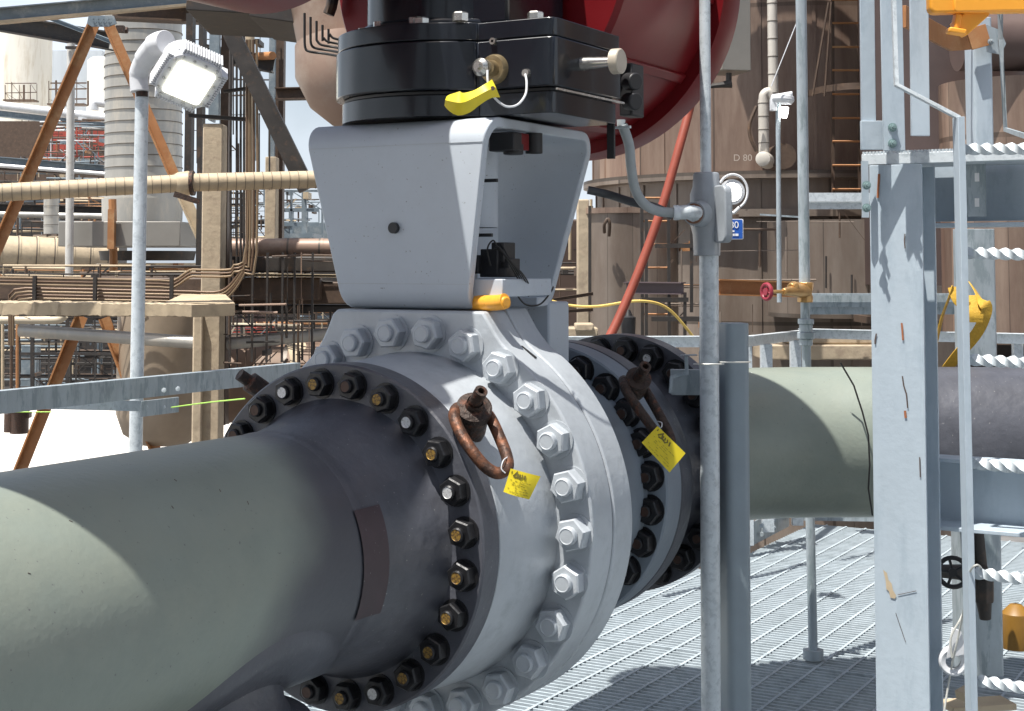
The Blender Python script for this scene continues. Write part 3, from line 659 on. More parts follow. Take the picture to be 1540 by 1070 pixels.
# gray post
b = M(); b.prism(rrect(mpx(38, 5.1), .10, .028, 8), P(1103, 486, 5.1), V((1, .25, 0)).normalized(), V((-.25, 1, 0)).normalized(), P(1108, 1200, 5.1)-P(1103, 486, 5.1))
tag(b.build('support_post', mat('post_paint', (.26, .31, .345), .5, .1, .06, 12), smooth=30, bevel=.003), 'short grey square post with a flat top right of the conduit pole', 'post')
b = M(); D = 4.97
for (x0, x1, y) in ((1045, 1087, 548), (1083, 1127, 545)): 
    b.tube(SP((x0, y, D+.03), (x0+2, y, D-.06), (x1-2, y, D-.06 if x0 < 1080 else D+.02), (x1, y-1, D+.10), n=6), .0028, 6)
tag(b.build('tie_wire', mat('pale_wire', (.62, .62, .58), .4, .4)), 'pale wire ties wrapped round the conduit pole and grey post', 'wire')
b = M(); b.sweep([P(1024, 535, 5.1), P(1048, 534, 5.1)], RECT(.03, .004)); b.sweep([P(1032, 536, 5.08), P(1033, 562, 5.08), P(1010, 568, 5.05), P(1008, 592, 5.05)], RECT(.012, .006), up=V((0, 1, 0))); b.box(P(1032, 575, 5.16), (mpx(46, 5.1), .04, mpx(38, 5.1))); b.box(P(1086, 550, 5.25), (.16, .02, .10))
tag(b.build('strut_bracket', galvd, bevel=.002), 'bent galvanized strut bracket wired behind the conduit pole', 'bracket')

# brass valve pipe
BP = thing('valve_pipe', P(1223, 982, 6.72), 'thin galvanized water pipe with brass valve standing behind the right pipe', 'pipe')
b = M(); b.tube([P(1204, -60, 6.72), P(1210, 425, 6.72)], mpx(8.2, 6.72), 20); b.build('upper_pipe', galvd, BP)
b = M(); b.tube([P(1211, 460, 6.72), P(1223, 982, 6.72)], mpx(6.8, 6.72), 20); b.build('lower_pipe', galvd, BP)
b = M()
for (y0, y1, r) in ((480, 488, 12), (488, 500, 10), (500, 510, 13), (510, 520, 10)): b.tube([P(1212, y0, 6.7), P(1212, y1, 6.7)], mpx(r, 6.7), 14)
b.tube([P(1211, 450, 6.7), P(1211, 485, 6.7)], mpx(7, 6.7), 14); b.build('union_coupling', galvd, BP, bevel=.003)
b = M(); b.tube([P(1211, 425, 6.7), P(1211, 436, 6.7), P(1211, 440, 6.7), P(1211, 446, 6.7), P(1211, 455, 6.7)], [mpx(r, 6.7) for r in (13, 12, 9, 12, 12)], 8); b.tube([P(1211, 438, 6.7), P(1192, 438, 6.6), P(1178, 439, 6.54)], [mpx(r, 6.7) for r in (12, 8, 5)], 12)
b.tube([P(1190, 434, 6.6), P(1196, 430, 6.62)], mpx(8, 6.6), 10); b.tube([P(1180, 439, 6.55), P(1160, 439, 6.5)], mpx(3, 6.6), 8); b.build('brass_valve', brass, BP, bevel=.003)
def handwheel(c, ax, r, tr, spokes=4):
    ax = V(ax).normalized(); x = ax.orthogonal().normalized(); y = ax.cross(x); b = M(); c = V(c)
    b.tube([c+(x*math.cos(a)+y*math.sin(a))*r for a in [2*math.pi*k/24 for k in range(24)]], tr, 8, closed=True)
    for k in range(spokes): a = 2*math.pi*k/spokes+.4; b.tube([c, c+(x*math.cos(a)+y*math.sin(a))*r], tr*.6, 6)
    b.lathe([(-tr, 0), (-tr, tr*1.8), (tr, tr*1.8), (tr, 0)], c, ax, 12); return b
handwheel(P(1153, 439, 6.48), V((-.95, -.55, 0)), mpx(11, 6.5), .009).build('handwheel', redw, BP)
b = M(); b.lathe([(-.02, .045), (.02, .045), (.02, 0)], P(1223, 984, 6.72), (0, 0, 1), 20); b.build('foot_collar', galvd, BP)

# ------------------------------------------------------------ handrails and toe boards of the platform
def rail(name, label, segs, posts, hpx_, extra=None, mt=galv):
    t = thing(name, P(*segs[0][0]), label, 'handrail')
    for s in segs:
        a, c = P(*s[0]), P(*s[1]); h = s[2]
        b = M(); b.sweep([a, c], [(0, 0), (.05, 0), (.05, -.006), (.006, -.006), (.006, -h), (0, -h)] if s[3] else [(0, 0), (-.05, 0), (-.05, -.006), (-.006, -.006), (-.006, -h), (0, -h)]); b.build('top_rail', mt, t, smooth=0, bevel=.0015)
    for (x, y0, y1, D, w) in posts:
        a = P(x, y0, D); c = a.copy(); c.z = P(x, y1, D).z; b = M(); b.sweep([a, c], RECT(mpx(w, D), .05), up=V((0, 1, 0))); b.build('post', mt, t, smooth=0, bevel=.0015)
    return t
LR = rail('platform_handrail', 'galvanized angle handrail crossing behind the near pipe on the left', [[(-60, 594, 6.2), (452, 546, 8.35), .098, 0]], [], 0, mt=galvd)
b = M(); b.box(P(240, 612, 7.28), (.26, .012, .075), AX, V((0, 0, 1)).cross(AX)); b.build('splice_plate', galvd, LR, bevel=.002)
b = M()
for (x, y, D) in ((220, 612, 7.25), (246, 612, 7.35), (247, 587, 7.27), (268, 585, 7.36)): b.lathe([(0, .012), (-.012, .012), (-.014, 0)], P(x, y, D-.04), (0, 1, 0), 6)
b.build('splice_bolt', galv, LR)
b = M(); b.sweep([P(-60, 604, 6.6), P(212, 611, 7.3)], RECT(.008, .05)); b.build('back_leg', galv, LR)
# lamp post left
LP = thing('light_post', P(200, 700, 7.0), 'galvanized pipe post with a lit white floodlight at upper left', 'light post')
b = M(); b.tube([P(213.5, 138, 7.42), P(206, 560, 7.42), P(200.5, 900, 7.42)], [mpx(10, 7.4)]*3, 24); b.build('post', galv, LP)
b = M(); b.tube([P(213.5, 146, 7.41), P(213.5, 138, 7.41)], mpx(9, 7.4), 20); b.build('coupling', rustd, LP)
# floodlight frame
fc = P(284, 124, 7.12); pxm = mpx(1, 7.1)
e1 = V((51, 30, -21)).normalized(); e2 = V((35, -30, 42)); e2 = (e2-e1*e2.dot(e1)).normalized(); fn = e1.cross(e2).normalized()
if fn.y > 0: fn = -fn
hl = 31*pxm; fc2 = fc
b = M(); b.prism(rrect(hl*2.0, hl*2.0, .02, 5), fc2+fn*.002, e1, e2, fn*.014); b.build('lens', lens, LP, bevel=.006, seg=3)
b = M(); b.prism(rrect(hl*2.8, hl*2.85, .085, 8), fc2, e1, e2, -fn*.045); b.build('housing', whitep, LP, bevel=.006)
b = M()
for k in range(15):
    s = -1+2*k/14
    for sg in (-1, 1):
        b.box(fc2-fn*.05+e1*s*hl*.98+e2*sg*hl*1.36, (.008, .05, .085), e1, e2, fn); b.box(fc2-fn*.05+e2*s*hl*.98+e1*sg*hl*1.34, (.05, .008, .085), e1, e2, fn)
b.build('cooling_fins', whitep, LP, bevel=.001)
b = M()
for k in range(4):
    s = -.9+1.8*k/3
    for sg in (-1, 1):
        b.lathe([(0, .008), (.008, .008), (.01, 0)], fc2+e1*s*hl+e2*sg*hl*1.2, fn, 8); b.lathe([(0, .008), (.008, .008), (.01, 0)], fc2+e2*s*hl+e1*sg*hl*1.18, fn, 8)
b.build('lens_screw', chrome, LP)
b = M(); b.prism(rrect(hl*2.1, hl*2.2, .04, 6), fc2-fn*.10, e1, e2, -fn*.05); b.build('driver_box', whitep, LP, bevel=.01, seg=3)
b = M(); b.lathe([(0, .09), (.05, .09), (.085, .07), (.10, .03), (.105, 0)], fc2-fn*.15-e1*.04, -fn, 40); b.build('rear_dome', whitep, LP)
b = M(); b.tube(SP((210, 138, 7.40), (209, 112, 7.40), (218, 90, 7.36), (234, 70, 7.30), (250, 64, 7.25), n=8), [mpx(r, 7.3) for r in ([14]*8+[15]*8+[17]*8+[19]*9)], 28); b.build('elbow_arm', whitep, LP, bevel=.003)

# far handrail (behind the valve on the right)
FR = rail('platform_handrail', 'galvanized handrail round the far end of the grating on the right', [[(815, 506, 9.6), (1122, 505, 9.0), mpx(17, 9.2), 1], [(1122, 505, 9.0), (1206, 496, 10.3), mpx(16, 9.6), 1], [(1206, 494, 10.3), (1700, 505, 8.8), mpx(15, 10), 1]],
      [(1152, 518, 800, 9.4, 17), (1196, 512, 790, 10.1, 16), (1125, 520, 820, 9.1, 10), (1530, 515, 780, 9.3, 14)], 0)
TB = thing('toe_board', P(1125, 835, 9.0), 'bolted galvanized toe plates along the far edge of the grating', 'toe board')
for (a, c, h) in (((1085, 826, 8.6), (1186, 776, 10.35), .14), ((1190, 775, 10.3), (1420, 778, 9.9), .07)):
    b = M(); b.sweep([P(*a), P(*c)], RECT(.008, h)); b.build('toe_plate', galvd, TB)
for (x, y, D) in ((1146, 803, 9.5), (1164, 782, 9.55), (1164, 794, 9.6), (1207, 777, 10.2), (1146, 790, 9.4)): b = M(); b.lathe([(0, .014), (-.03, .014), (-.03, 0)], P(x, y, D-.03), (.3, 1, 0), 8); b.build('toe_bolt', galvd, TB)

# ------------------------------------------------------------ steel column, frame and ladder at right
CO = thing('steel_column', P(1350, 1100, 4.5), 'wide pale galvanized steel column with rust scuffs standing right of centre', 'column')
D = 4.5; ctop = P(1346, 248, D); cbot = P(1361, 1300, D)
wc = mpx(68, D)/.86
b = M(); d0 = UX; fw = AX
isec = [(-wc/2, 0), (wc/2, 0), (wc/2, .011), (.005, .011), (.005, .155), (wc/2, .155), (wc/2, .166), (-wc/2, .166), (-wc/2, .155), (-.005, .155), (-.005, .011), (-wc/2, .011)]
b.prism(isec, ctop, d0, fw, cbot-ctop); b.build('shaft', coln, CO, smooth=0, bevel=.0015)
def ubox(b, x, y, D_, ln, dep, h, off=0): return b.box(P(x, y, D_)+UX*(ln/2)+AX*off, (ln, dep, h), UX, AX)
b = M(); ubox(b, 1297, 241, 4.60, .75, .20, mpx(17, D), .09); b.build('cap_beam', galv, CO, bevel=.002)
b = M()
for k in range(60): b.box(P(1297, 231, 4.60)+UX*(.006+.0105*k)+V((0, 0, .0)), (.006, .02, .008), UX, AX)
b.build('serrated_edge', galv, CO)
b = M()
rnd = random.Random(5)
def Q(x, y):
    u_c, _ = 0, 0
    d_ = P(x, y, 1); k_ = (ctop-AX*.0035).dot(AX)/d_.dot(AX); return d_*k_
def scuff(pts, w, mt_, D_=D-.003):
    s = M(); s.sweep([P(p[0], p[1], D_) for p in pts], RECT(w, .0012), up=V((0, 1, 0))); return s
for pts, w in (([(1322, 262), (1321, 280), (1320, 298)], .007), ([(1356, 486), (1357, 498), (1358, 512)], .0055), ([(1361, 618), (1362, 629)], .007)): b.sweep([Q(p[0], p[1]) for p in pts], RECT(w, .001), up=AX)
b.build('rust_scuff', scuffr, CO)
b = M()
for pts, w in (([(1361, 352), (1360, 362), (1361, 374)], .003), ([(1318, 502), (1316, 512), (1316, 518)], .004), ([(1357, 566), (1359, 580), (1363, 592), (1365, 614)], .0035), ([(1383, 688), (1384, 718)], .003), ([(1347, 922), (1362, 966)], .0012), ([(1350, 895), (1378, 889)], .0015)): b.sweep([Q(p[0], p[1]) for p in pts], RECT(w, .001), up=AX)
b.build('dark_scuff', scuffd, CO)
b = M(); b.add([Q(*p)-AX*.0005 for p in ((1328, 857), (1334, 862), (1336, 872), (1341, 878), (1343, 888), (1348, 896), (1346, 901), (1339, 899), (1337, 890), (1333, 886), (1332, 874))], [tuple(range(11))]); b.build('paint_chip', tan, CO)
def bolt_at(m, x, y, D, r=.012, ax=(0, 1, 0)):
    m.lathe([(0, r*1.5), (-.003, r*1.5), (-.003, r*1.1), (-.014, r*1.1), (-.015, r*.55), (-.028, r*.55), (-.028, 0)], P(x, y, D), ax, 12)
upr = thing('guard_frame', P(1330, 230, 4.4), 'pale steel angle uprights bolted on top of the steel column', 'frame')
b = M(); b.box(P(1321, 204, 4.45), (mpx(54, 4.45), .012, mpx(44, 4.45))); b.build('base_bracket', coln, upr, bevel=.0015)
b = M(); b.sweep([P(1303, -60, 4.46), P(1306, 182, 4.46)], RECT(mpx(22, 4.46), .012), up=V((0, 1, 0))); b.build('upright', coln, upr, bevel=.0015)
b = M(); b.sweep([P(1338, -60, 4.40), P(1344, 227, 4.40)], [(-.03, 0), (.035, 0), (.035, .07), (.028, .07), (.028, .008), (-.03, .008)], up=V((0, 1, 0))); b.build('upright', coln, upr, bevel=.0015)
b = M(); b.sweep([P(1381, -60, 4.9), P(1384, 205, 4.9)], RECT(mpx(28, 4.9), .012), up=V((0, 1, 0))); b.build('upright', coln, upr, bevel=.0015)
for (x, y, D_) in ((1342, 192, 4.40), (1342, 216, 4.40), (1303, 279, 4.47), (1303, 313, 4.47)): b = M(); bolt_at(b, x, y, D_, .009); b.build('anchor_bolt', mat('teal_bolt', (.24, .34, .34), .4, .4, .1, 20), upr)
b = M(); b.box(P(1301, 285, 4.5), (mpx(10, D), .01, mpx(85, D))); b.build('side_plate', coln, upr)
# cross frame beams right of column
BF = thing('frame_beams', P(1460, 1000, 4.8), 'horizontal galvanized channel beams behind the ladder', 'steel beam')
b = M(); ubox(b, 1386, 290, 4.78, .9, .012, mpx(90, 4.7)); ubox(b, 1384, 340, 4.70, .9, .14, .012); ubox(b, 1384, 247, 4.70, .9, .12, .012); b.build('upper_channel', coln, BF, bevel=.0015)
b = M(); ubox(b, 1394, 740, 4.78, .9, .012, mpx(92, 4.7)); ubox(b, 1390, 787, 4.70, .9, .14, .012); ubox(b, 1390, 688, 4.73, .9, .10, .012); b.build('lower_channel', coln, BF, bevel=.0015)
b = M(); ubox(b, 1452, 287, 4.56, .06, .008, mpx(80, 4.5)); b.build('clip_angle', galvd, BF)
b = M()
for y in (267, 305): ubox(b, 1466, y, 4.54, .013, .004, mpx(13, 4.5))
b.build('slot_hole', whitem, BF)
# rear square posts with gusset
def hss(label, x0, x1, y0, y1, D, mt=coln, dep=.12):
    b = M(); a = P((x0+x1)/2, y0, D); c = a.copy(); c.z = P(0, y1, D).z
    b.prism(rrect(mpx(x1-x0, D), dep, .01, 4), a, (1, 0, 0), (0, 1, 0), c-a); return tag(b.build('square_post', mt, bevel=.002), label, 'post')
hss('pale square post rising behind the ladder under the yellow gate', 1456, 1484, 30, 224, 5.6)
hss('grey square post between the two channel beams wrapped by yellow straps', 1438, 1490, 345, 548, 6.9, galvd)
hss('grey square post under the lower beam behind the black valve', 1437, 1497, 790, 1010, 5.1, galvd)
b = M(); b.sweep([P(1360, 25, 5.0), P(1430, 62, 5.5), P(1457, 60, 5.55)], RECT(.012, mpx(32, 5.3))); b.sweep([P(1457, 60, 5.5), P(1486, 52, 5.5)], RECT(.012, .08)); tag(b.build('brace_strap', orange, bevel=.001), 'orange brown diagonal strap between uprights at upper right', 'brace')
b = M(); b.prism([(0, 0), (.05, -.01), (.07, .03), (.05, .08), (0, .10)], P(1485, 78, 5.5), (1, 0, 0), (0, 0, 1), V((0, .01, 0))); bolt_at(b, 1490, 63, 5.49, .008); tag(b.build('gusset', galvd), 'small bolted gusset plate on the pale post', 'plate')
b = M(); b.sweep([P(1504, 10, 5.3), P(1505, 60, 5.3), P(1512, 195, 5.3), P(1545, 206, 5.0)], RECT(.008, mpx(8, 5.3))); tag(b.build('rail_bar', galvd), 'bent flat grey bar hanging below the yellow gate', 'bar')
# ladder
LA = thing('ladder', P(1490, 1200, 4.28), 'galvanized ladder with twisted rungs at the right edge', 'ladder')
for off in (0, .43):
    b = M(); o = UX*off
    b.sweep([P(1342, -60, 4.30)+o, P(1348, 128, 4.28)+o, P(1441, 177, 4.24)+o, P(1442, 240, 4.25)+o], RECT(.011, mpx(10, 4.3)), up=V((0, 1, 0))); b.build('stringer_top', galv, LA, bevel=.001)
    b = M(); b.sweep([P(1441.5, 177, 4.245)+o, P(1451, 600, 4.25)+o, P(1464, 1200, 4.26)+o], RECT(mpx(10, 4.3), .055), up=V((0, 1, 0))); b.build('stringer', coln, LA, bevel=.001)
for (x, y) in ((1442, 225), (1448, 381), (1452, 541), (1458, 697), (1463, 862), (1468, 1024)):
    b = M(); a = P(x+4, y, 4.27); c = P(x+4, y, 4.27)+UX*.42; n = 90; s = .0175
    c.z -= .012
    for i in range(n+1):
        k = i/n; p = a.lerp(c, k); ang = k*2*math.pi*3.1+.3*y
        for j in range(4):
            an = ang+j*math.pi/2; b.v.append(p+AX*math.cos(an)*s+V((0, 0, math.sin(an)*s)))
    for i in range(n):
        for j in range(4): b.f.append((i*4+j, i*4+(j+1) % 4, i*4+4+(j+1) % 4, i*4+4+j)); b.mi.append(0)
    b.build('rung', galv, LA, smooth=40)
# yellow gate
YG = thing('safety_gate', P(1480, 20, 4.5), 'bright yellow plastic swing gate at the top right corner', 'gate')
b = M(); b.prism(rrect(mpx(260, 4.5), mpx(85, 4.5), .02, 5), P(1527, -24, 4.5), (1, 0, .02), (0, 0, 1), V((0, .05, 0))); b.build('gate_panel', ygate, YG, bevel=.008, seg=3)
b = M(); b.prism(rrect(mpx(200, 4.5), mpx(22, 4.5), .008, 3), P(1535, 5, 4.49), (1, 0, .02), (0, 0, 1), V((0, .02, 0))); b.build('gate_rib', ygate, YG, bevel=.004)
b = M(); b.sweep([P(1476, 14, 4.54), P(1440, 46, 4.54)], RECT(.05, mpx(28, 4.54))); b.sweep([P(1440, 22, 4.53), P(1436, 48, 4.53)], RECT(.04, mpx(9, 4.54))); b.sweep([P(1425, 46, 4.52), P(1450, 50, 4.52)], RECT(.05, mpx(8, 4.5))); b.build('hinge_arm', ygate, YG, bevel=.004)
# yellow webbing
b = M()
def strap(pts, w, up): b.sweep(spline([P(*p) for p in pts], 5), RECT(w, .004), up=up)
strap([(1403, 540, 6.4), (1416, 480, 6.35), (1429, 445, 6.3), (1434, 432, 6.3)], .035, V((.8, -.6, 0)))
strap([(1434, 432, 6.3), (1442, 452, 6.28), (1462, 465, 6.3), (1478, 452, 6.35)], .05, V((0, -1, .2)))
strap([(1462, 430, 6.5), (1476, 452, 6.3), (1484, 466, 6.28), (1470, 500, 6.3), (1440, 535, 6.35), (1424, 555, 6.4)], .05, V((.2, -1, 0)))
strap([(1456, 445, 6.32), (1462, 470, 6.28), (1462, 485, 6.28)], .09, V((0, -1, 0)))
tag(b.build('webbing_sling', harn, smooth=60), 'yellow webbing slings looped round the grey post behind the ladder', 'sling')
# black valve with handwheel, pulley
BV = thing('small_valve', P(1483, 930, 4.9), 'small black gate valve with round handwheel under the lower beam', 'valve')
handwheel(P(1433, 861, 4.72), V((-.25, -1, .1)), mpx(21, 4.75), .0075, 5).build('handwheel', blackm, BV)
b = M(); b.tube([P(1410, 859, 4.8), P(1480, 863, 4.85)], [.02, .03], 14); b.tube([P(1468, 800, 4.86), P(1474, 850, 4.86), P(1478, 885, 4.86), P(1482, 932, 4.86)], [.024, .022, .03, .018], 14); b.tube([P(1478, 870, 4.85), P(1478, 905, 4.85)], .036, 8); b.build('valve_body', darks, BV, bevel=.003)
PU = thing('pulley_block', P(1432, 1015, 4.5), 'white pulley block hanging on thin rope beside the column foot', 'pulley')
pc = P(1433, 994, 4.5); b = M()
b.lathe([(-.015, .022), (-.02, .036), (-.012, .042), (.012, .042), (.02, .036), (.015, .022), (-.015, .022)], pc, (.2, 1, 0), 32); b.prism([(-.03, 0), (.03, 0), (.02, .07), (-.005, .085)], pc+V((.004, -.03, .02)), (1, 0, .2), (-.1, 0, 1), V((0, .006, 0))); b.build('sheave', whitep, PU, bevel=.002)
b = M(); b.tube(SP((1420, 1070, 4.5), (1428, 1020, 4.5), (1436, 980, 4.45), (1446, 935, 4.42), (1456, 880, 4.3), (1460, 858, 4.22), (1470, 850, 4.2), (1478, 858, 4.3)), .003, 6); b.tube(SP((1432, 990, 4.46), (1430, 960, 4.46), (1445, 930, 4.46), (1453, 910, 4.5)), .003, 6); b.build('rope', mat('grey_rope', (.5, .5, .46), .7), PU)
b = M(); b.lathe([(0, 0), (0, .05), (.05, .058), (.12, .05), (.15, .02), (.155, 0)], P(1529, 975, 5.3), (0, 0, 1), 24); tag(b.build('rounded_cap', mat('shaded_yellow_plastic', (.24, .12, .015), .5)), 'yellow rounded cap on the floor behind the post at right edge', 'cap')  # yellow cap, its colour darkened to stand for shade
b = M(); b.box(P(1470, 1060, 4.9), (.22, .10, .02), (1, .2, 0), (-.2, 1, 0)); b.box(P(1452, 1043, 4.8), (.05, .04, .03), (1, .6, .3), (-.6, 1, 0)); tag(b.build('timber_offcut', tan, bevel=.003), 'pale timber offcuts lying on the grating at lower right', 'timber')

# ------------------------------------------------------------ background right: big clad tank
def ground_cyl(name, label, cat, cx, D, r, y0, y1, mt, n=96, seams=0, grp=None):
    c = P(cx, 300, D); zt = P(cx, y0, D-r).z if y0 is not None else 9; zb = P(cx, y1, D-r).z if y1 is not None else GZ
    t = thing(name, V((c.x, c.y, zb)), label, cat, grp)
    b = M(); b.lathe([(0, 0), (0, r), (zt-zb, r), (zt-zb, 0)], V((c.x, c.y, zb)), (0, 0, 1), n)
    for k in range(seams):
        a = 2*math.pi*k/seams+.06
        b.box(V((c.x+math.cos(a)*(r+.002), c.y+math.sin(a)*(r+.002), (zt+zb)/2)), (.03, .012, zt-zb), (-math.sin(a), math.cos(a), 0), (math.cos(a), math.sin(a), 0))
    b.build('shell', mt, t, smooth=30); return t, c
TK, tc_ = ground_cyl('clad_tank', 'huge rust brown clad tank filling the right background', 'tank', 1185, 13.6, 1.78, -260, 262, tankm, seams=26)
TK['label'] = 'huge rust brown clad tank filling the right background'
zt_ = P(0, 262, 11.8).z
b = M(); b.lathe([(zt_-.03, 1.7), (zt_-.03, 1.86), (zt_+.03, 1.86), (zt_+.035, 1.70)], V((tc_.x, tc_.y, 0)), (0, 0, 1), 96); zb2 = P(0, 320, 11.8).z; b.lathe([(zb2-.03, 1.7), (zb2-.03, 1.88), (zb2+.03, 1.88), (zb2+.035, 1.7)], V((tc_.x, tc_.y, 0)), (0, 0, 1), 96); b.build('ring_ledge', tanks, TK)
b = M(); b.lathe([(GZ, 1.74), (zt_-.03, 1.74)], V((tc_.x, tc_.y, 0)), (0, 0, 1), 96)
for k in range(30):
    a = 2*math.pi*k/30; b.box(V((tc_.x+math.cos(a)*1.745, tc_.y+math.sin(a)*1.745, (GZ+zt_)/2)), (.03, .015, zt_-GZ-.1), (-math.sin(a), math.cos(a), 0), (math.cos(a), math.sin(a), 0))
b.build('lower_shell', tanks, TK, smooth=30)
text_mesh('D 80', mpx(14, 11.8), P(1117, 238, 11.74), (1, -.05, 0), (0, 0, 1), 'stencil_number', mat('faded_stencil', (.42, .36, .31), .7), TK)
# smaller vessel to the left of it
T2, c2 = ground_cyl('clad_vessel', 'pale brown clad vessel with top ring left of the huge tank', 'tank', 945, 11.2, .36, 318, 520, tanks, 48, 0)
b = M(); b.lathe([(-.02, .36), (-.02, .385), (.02, .385), (.02, .0)], V((c2.x, c2.y, P(0, 316, 10.8).z)), (0, 0, 1), 48); b.build('top_ring', tankm, T2)
b = M(); b.tube(SP((909, 350, 10.8), (909, 338, 10.75), (914, 330, 10.75), (917, 338, 10.75), (916, 355, 10.8)), .012, 8); b.build('lifting_lug', browns, T2)
# ladder (small) next to vessel
def sladder(name, label, x0, x1, y0, y1, D, ys, wr, mt, mtr):
    t = thing(name, P(x0, y1, D), label, 'ladder')
    for x in (x0, x1):
        a = P(x, y0, D); c = P(x, y1, D); c.x = a.x; b = M(); b.sweep([a, c], RECT(mpx(wr, D), .03), up=V((0, 1, 0))); b.build('stringer', mt, t)
    for y in ys: b = M(); b.tube([P(x0, y, D), P(x1, y, D)], mpx(1.6, D), 6); b.build('rung', mtr, t)
    return t
sladder('vertical_ladder', 'dark narrow ladder with rusty rungs behind the red hose', 965, 1005, 295, 520, 10.3, [298, 333, 368, 403, 438, 473], 4.5, darks, orange)
b = M()
for (x, y0, y1) in ((1040, 330, 470), (887, 310, 470), (972, 330, 520), (1030, 440, 520)): b.sweep([P(x, y0, 10.2), P(x, y1, 10.2)], RECT(.02, .03), up=V((0, 1, 0)))
for (x0, x1, y) in ((965, 1035, 451), (980, 1060, 480), (985, 1050, 370)): b.sweep([P(x0, y, 10.2), P(x1, y, 10.2)], RECT(.04, .03))
tag(b.build('pipe_supports', darks), 'thin dark steel supports around the narrow ladder behind the valve', 'steel frame')
CL = thing('caged_ladder', P(1270, 290, 11.6), 'caged ladder with hoops on the tank left of the column', 'ladder')
for x in (1252, 1292): b = M(); b.sweep([P(x, -80, 11.65), P(x+1, 300, 11.65)], RECT(mpx(4, 11.6), .03), up=V((0, 1, 0))); b.build('stringer', browns, CL)
for y in (0, 35, 71, 106, 142, 178, 213, 249, 285): b = M(); b.tube([P(1252, y, 11.63), P(1294, y, 11.63)], mpx(1.7, 11.6), 6); b.build('rung', orange, CL)
for y in (-5, 142):
    b = M(); c = P(1272, y, 11.62); pts = [c+V((math.cos(a)*.30, -abs(math.sin(a))*.55 if True else 0, 0)) for a in [math.pi*k/20 for k in range(21)]]; b.sweep(pts, RECT(.008, .05)); b.build('hoop', browns, CL)
for (x0, x1) in ((1246, 1222), (1250, 1240)):
    b = M(); b.tube([P(x0, 4, 11.1), P(x1, 145, 11.1)], .008, 6); b.build('cage_bar', browns, CL)
# insulated small pipe with elbow and nozzle
def banded(b, a, c, r, step, n=24, k=1.035, w=.15):
    a = V(a); c = V(c); L_ = (c-a).length; prof = []; t = 0
    while t < L_-1e-4:
        e = min(t+step, L_); prof += [(t, r*k), (t+step*w, r*k), (t+step*w, r), (e, r*.995)]; t = e
    b.lathe(prof, a, c-a, n); b.cur = 1; t = step; ax = (c-a).normalized()
    while t < L_-1e-4: b.lathe([(0, r*.99), (0, r*k*1.006), (step*.06, r*k*1.006), (step*.06, r*.99)], a+ax*t, ax, n); t += step
    b.cur = 0
SPI = thing('insulated_pipe', P(1150, 240, 11.4), 'white banded insulated pipe with elbow running down the tank', 'pipe')
b = M(); banded(b, P(1163, 140, 11.3), P(1160, -80, 11.3), mpx(7.5, 11.3), mpx(27, 11.3)); b.build('upper_run', [mat('white_jacket', (.58, .54, .48), .45, .2, .1, 4), seamm], SPI)
b = M(); b.tube(SP((1163, 150, 11.3), (1156, 139, 11.3), (1149, 143, 11.3), (1148, 152, 11.3)), mpx(7.2, 11.3), 20); banded(b, P(1149, 236, 11.3), P(1148, 150, 11.3), mpx(8, 11.3), mpx(20, 11.3)); b.build('lower_run', [MATS['white_jacket'], seamm], SPI)
b = M(); b.lathe([(0, 0), (0, .03), (.01, .055), (.08, .055), (.10, .06), (.3, .06)], P(1147, 239, 11.15), (.3, 1, 0), 24); b.build('nozzle', MATS['white_jacket'], SPI)
b = M(); b.tube(SP((1138, 160, 11.2), (1128, 185, 11.2), (1128, 205, 11.2), (1138, 228, 11.2)), .014, 8); b.build('tracer_hose', browns, SPI)
b = M(); b.lathe([(0, 0), (0, .10), (.3, .10)], P(1178, 235, 11.35), (0, 1, 0), 24); tag(b.build('tank_nozzle', browns), 'round brown nozzle on the tank beside the insulated pipe', 'nozzle')
EB = M(); EB.box(P(1095, 55, 10.2), (mpx(46, 10.2), .3, mpx(112, 10.2)), (1, .25, 0), (-.25, 1, 0)); 
tag(EB.build('equipment_box', mat('grey_box', (.27, .25, .22), .4, .5, .1, 3), bevel=.006), 'grey metal equipment box hanging beside the red drum', 'box')
b = M(); b.tube([P(1096, 110, 10.1), P(1096, 124, 10.1)], .02, 8); b.tube([P(1050, 132, 10.1), P(1085, 128, 10.1), P(1100, 126, 10.1)], [.01, .02, .03], 8); tag(b.build('drain_fitting', darks), 'dark drain fitting below the grey equipment box', 'fitting')
# thin lamp post and lamp in front of tank
L2 = thing('light_post', P(1172, 455, 8.6), 'thin grey post with small lit white lamp in front of the tank', 'light post')
b = M(); b.tube([P(1170, 150, 8.6), P(1172, 455, 8.6)], mpx(3.6, 8.6), 12); b.build('post', galvd, L2)
b = M(); b.lathe([(0, .055), (.02, .07), (.045, .065), (.055, .03), (.056, 0)], P(1176, 156, 8.6), (.1, 0, 1), 24); b.box(P(1163, 158, 8.6), (.035, .05, .07)); b.tube([P(1165, 146, 8.6), P(1192, 141, 8.58)], .015, 8); b.build('lamp_housing', whitep, L2, bevel=.004)
b = M(); b.lathe([(0, .02), (.03, .026), (.06, .026)], P(1178, 177, 8.58), (.1, 0, 1), 16); b.build('lamp_glass', ledm, L2)
b = M(); b.sweep([P(1143, 323, 8.6), P(1205, 327, 8.6)], RECT(.01, .01)); b.build('clamp_bar', galvd, L2)
b = M(); b.tube([P(1160, 130, 8.5), P(1220, -20, 8.5)], .003, 6); tag(b.build('guy_wire', whitep), 'thin white wire rising from the small lamp past the tall pipe', 'wire')
